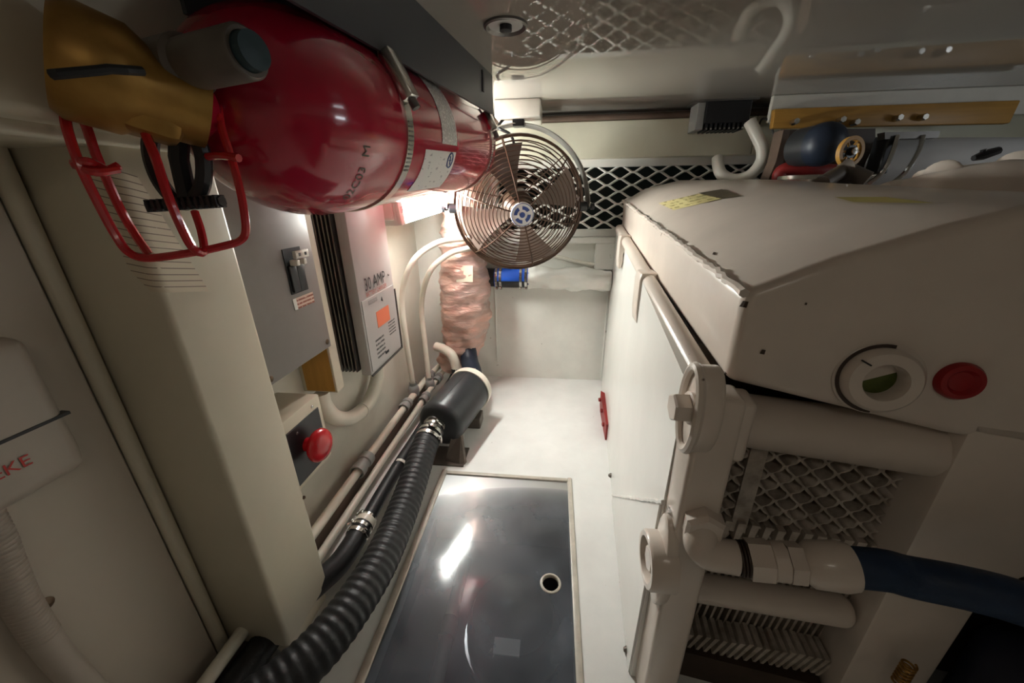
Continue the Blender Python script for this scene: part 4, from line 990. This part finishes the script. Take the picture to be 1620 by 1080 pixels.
MB().lathe(g3+d_*0.080,d_,[(0,0.022),(0.010,0.030),(L5-0.095,0.032),(L5-0.082,0.029),(L5-0.080,0.020)],24).build('ferrule','engine_paint',HF,True)
hp = [g5-d_*0.03,g5+d_*0.03,pf(1440,912,tt),pf(1530,930,tt-0.01),pf(1620,955,tt-0.02),pf(1760,1010,tt-0.03),Vector((0.95,0.18,0.36)),Vector((1.3,0.05,0.30)),Vector((1.9,0.0,0.28))]
MB().tube(spline(hp,8),0.0255,20).build('hose_run','blue_hose',HF,True)
# gear low beside the engine
o = MB().bb((0.665,0.20,0.02),(1.2,0.47,0.34),0.05,4).build('dark_cover','dark_navy',None,True); tag(o,'dark navy moulded cover on the floor beside the engine','cover')
c = at(1432,1062,y=0.42)
pts = [c+Vector((math.cos(a)*0.008,math.sin(a)*0.008,-0.03+0.05*a/(2*PI*7))) for a in [2*PI*7*k/140 for k in range(141)]]
o = MB().tube(pts,0.0018,6).build('coil_spring','brass',None,True); tag(o,'small brass coil spring hanging beside the second frame','spring')
o = MB().bb((0.232,1.36,0.0),(0.246,1.66,0.07),0.003); 
RM = thing('red_mount',(0.24,1.5,0),'red bolted mount bracket at the foot of engine side panel','bracket')
b = MB(); b.prism([Vector((0.236,1.33,0.0)),Vector((0.262,1.33,0.0)),Vector((0.262,1.60,0.0)),Vector((0.246,1.62,0.0)),Vector((0.240,1.55,0.0))],(0,0,0.075)); b.build('mount_plate','red_rubber',RM)
for (yy,zz) in ((1.40,0.03),(1.48,0.05),(1.56,0.06)): 
    b = MB(); hexprism(b,Vector((0.240,yy,zz)),(-1,-0.2,0),0.010,0.010); b.build('mount_bolt','red_rubber',RM)

# ------------------------------------------------------------------ gear above the engine at the back
a0_, a1_, a2_, a3_ = at(1222,203,y=1.64), at(1226,172,y=1.64), at(1616,158,y=1.62), at(1598,195,y=1.62)
OB = thing('orange_board',(1.2,1.71,1.16),'orange-brown varnished plank with bolt heads under the ceiling','board')
b = MB(); b.prism([a0_,a1_,a2_,a3_],(0,0.025,0)); bevelled(b.build('plank','orange_wood',OB),0.004,2,30)
for (px,py) in ((1256,193),(1329,190),(1351,194),(1418,187),(1457,186)):
    c = at(px,py,y=1.622); b = MB(); hexprism(b,c+Vector((0,0.01,0)),(0,-1,0),0.0105,0.030); b.build('bolt','steel',OB)
o = MB().bb((0.78,1.67,1.200),(XR,1.69,ZC),0.003).build('ceiling_batten','white_plastic'); tag(o,'white batten under the ceiling behind the orange plank','batten')
# black regulator on the ceiling
c0, c1 = at(1120,157,y=1.70), at(1192,157,y=1.70)
RG = thing('regulator_box',((c0.x+c1.x)/2,1.74,1.19),'black finned regulator box hung from the ceiling','regulator')
zb = at(1150,194,y=1.70).z
MB().bb((c0.x,1.70,zb),(c1.x,1.80,ZC-0.004),0.003).build('regulator_case','black_plastic',RG)
b = MB(); b.bb((c0.x-0.045,1.695,ZC-0.006),(c1.x+0.02,1.80,ZC)); b.build('mount_flange','dark_steel',RG)
b = MB(); b.bb((c0.x-0.028,1.71,zb-0.02),(c0.x,1.80,ZC-0.006),0.002); b.build('side_plate','fitting_grey',RG)
for k in range(9):
    xx = c0.x+0.008+k*(c1.x-c0.x-0.03)/8; b = MB(); b.bb((xx,1.705,zb-0.024),(xx+0.008,1.79,zb+0.002),0.001); o = b.build('terminal','black_plastic',RG)
    b = MB(); b.lathe((xx+0.004,1.706,zb-0.018),(0,-1,0),[(0,0.0035),(0.003,0.0035),(0.003,0)],8); b.build('terminal_screw','steel',o)
o = pipe('white_conduit',[at(1186,192,y=1.70),at(1196,212,y=1.68),at(1206,236,y=1.66),at(1203,258,y=1.66),at(1185,278,y=1.66),at(1160,284,y=1.68),at(1142,276,y=1.70),at(1136,262,y=1.72),at(1135,250,y=1.74)],0.0215,'white_plastic','thick white conduit curling from the regulator down to engine',8,14,'conduit')
pipe('thin_wire',[at(1200,200,y=1.69),at(1206,188,y=1.69),at(1216,192,y=1.68),at(1224,215,y=1.66),at(1222,250,y=1.64),at(1212,280,y=1.60)],0.0035,'black_plastic','thin black wire hanging beside the white conduit',8,6,'wire')
# brown bracket board, black filter bowl, handwheel
b = MB(); b.prism([at(1236,205,y=1.60),at(1385,203,y=1.60),at(1385,290,y=1.60),at(1236,290,y=1.60)],(0,0.02,0)); o = b.build('mounting_plate','dark_brown'); tag(o,'dark brown mounting plate hanging below the orange plank','plate')
b = MB(); b.prism([at(1240,205,y=1.50),at(1250,205,y=1.50),at(1238,262,y=1.50),at(1222,292,y=1.50),at(1212,292,y=1.50),at(1228,255,y=1.50)],(0,0.06,0)); o = b.build('bent_strap','shelf_brown'); tag(o,'bent brown metal strap hanging from the end of orange plank','strap')
c = at(1306,228,y=1.36); ax = Vector((0.30,-0.95,0.0)).normalized()
FB = thing('filter_bowl',(c.x,c.y,c.z-0.08),'black domed filter bowl above the engine tank','filter')
pr = [(-0.09,0),(-0.09,0.056),(-0.02,0.058)]; MB().lathe(c,ax,pr,28).build('filter_body','canister_black',FB,True)
MB().lathe(c,ax,[(-0.025,0.060),(-0.005,0.061)]+[(-0.005+0.055*math.sin(PI/2*k/8),0.061*math.cos(PI/2*k/8)) for k in range(1,9)],32).build('filter_dome','blue_black_rubber',FB,True)
c = at(1345,240,y=1.27); HW = thing('handwheel',(c.x,c.y,c.z-0.045),'small tan spoked handwheel with steel hub','handwheel')
wax = Vector((0.25,-0.96,0.05)).normalized(); we1 = wax.cross(Vector((0,0,1))).normalized(); we2 = we1.cross(wax)
MB().lathe(c,wax,[(-0.006,0.030),(-0.006,0.040),(0.006,0.040),(0.006,0.030),(-0.006,0.030)],32).build('wheel_rim','orange_wood',HW,True)
for k in range(6): a = 2*PI*k/6; MB().tube([c+(we1*math.cos(a)+we2*math.sin(a))*0.012,c+(we1*math.cos(a)+we2*math.sin(a))*0.033],0.0035,6).build('spoke','orange_wood',HW,True)
MB().lathe(c,wax,[(-0.008,0.017),(0.004,0.017),(0.004,0.011),(0.012,0.010),(0.013,0)],16).build('hub','black_plastic',HW,True)
MB().lathe(c,wax,[(0.010,0.010),(0.015,0.009),(0.017,0)],12).build('hub_nut','steel',HW,True)
o = MB().tube(spline([at(1232,290,y=1.46),at(1236,272,y=1.46),at(1258,266,y=1.45),at(1300,270,y=1.44),at(1340,272,y=1.46)],8),0.022,14).build('red_hose','red_rubber',None,True); tag(o,'short red rubber hose curving behind the steel filler clamp','hose')
o = MB().tube(spline([at(1300,290,y=1.20),at(1335,272,y=1.25),at(1372,285,y=1.22)],8),[0.02]*8+[0.034]+[0.022]*8,18).build('grey_elbow','grey_pipe',None,True); tag(o,'dull grey rubber elbow resting on the engine tank','elbow')
# pale exhaust pipe with U-clamp and black block
p0 = at(1385,258,y=1.52); p1 = at(1700,262,y=1.40)
o = MB().tube([p0,p1,p1+(p1-p0).normalized()*(XR-p1.x)*1.003],0.076,28).build('exhaust_pipe','pale_pipe',None,True); tag(o,'wide pale grey pipe running behind the manifold castings','pipe')
UC = thing('u_clamp',at(1425,290,y=1.40),'steel U-clamp with dark cross bars round the pale pipe','clamp')
for (dx) in (0,45):
    pts = [at(1420+dx*0.9,215,y=1.42),at(1412+dx*0.9,240,y=1.40),at(1398+dx*0.8,270,y=1.38),at(1375+dx*0.8,290,y=1.42)]
    MB().tube(spline(pts,8),0.0065,8).build('clamp_leg','steel',UC,True)
b = MB(); b.prism([at(1400,209,y=1.42),at(1488,207,y=1.42),at(1484,218,y=1.42),at(1400,220,y=1.42)],(0,0.03,0)); b.build('cross_bar','dark_steel',UC)
o = MB().bb(at(1388,275,y=1.42)+Vector((0,0,0)),at(1424,212,y=1.42)+Vector((0,0.06,0)),0.004).build('black_block','black_plastic'); tag(o,'black rubber block between handwheel and pipe clamp','block')

# ------------------------------------------------------------------ added fill light, shaped as a ceiling dome, unseen behind the viewer
DL = thing('fill_lamp',(0.12,-0.32,ZC-0.06),'added unseen fill light shaped as a round white ceiling dome','lamp')
MB().lathe((0.12,-0.32,ZC),(0,0,-1),[(0,0.13),(0.015,0.13),(0.018,0.115)],32).build('fill_base','white_plastic',DL,True)
MB().lathe((0.12,-0.32,ZC-0.012),(0,0,-1),[(0,0.112),(0.02,0.105),(0.036,0.08),(0.045,0.04),(0.047,0)],32).build('fill_dome','fill_lens',DL,True)

# fluorescent lamp on the far side wall, same make as the other
SL = thing('side_lamp',(XR-0.04,0.80,1.02),'white fluorescent lamp fixture on the wall beyond the engine','lamp')
MB().bb((XR-0.06,0.60,1.02),(XR,1.00,1.13),0.006).build('lamp_body','white_plastic',SL,True)
MB().bb((XR-0.075,0.63,1.024),(XR-0.055,0.996,1.126),0.005).build('lamp_diffuser','side_lens',SL,True)
for o_ in bpy.data.objects:
    if "_w" in o_: del o_["_w"]
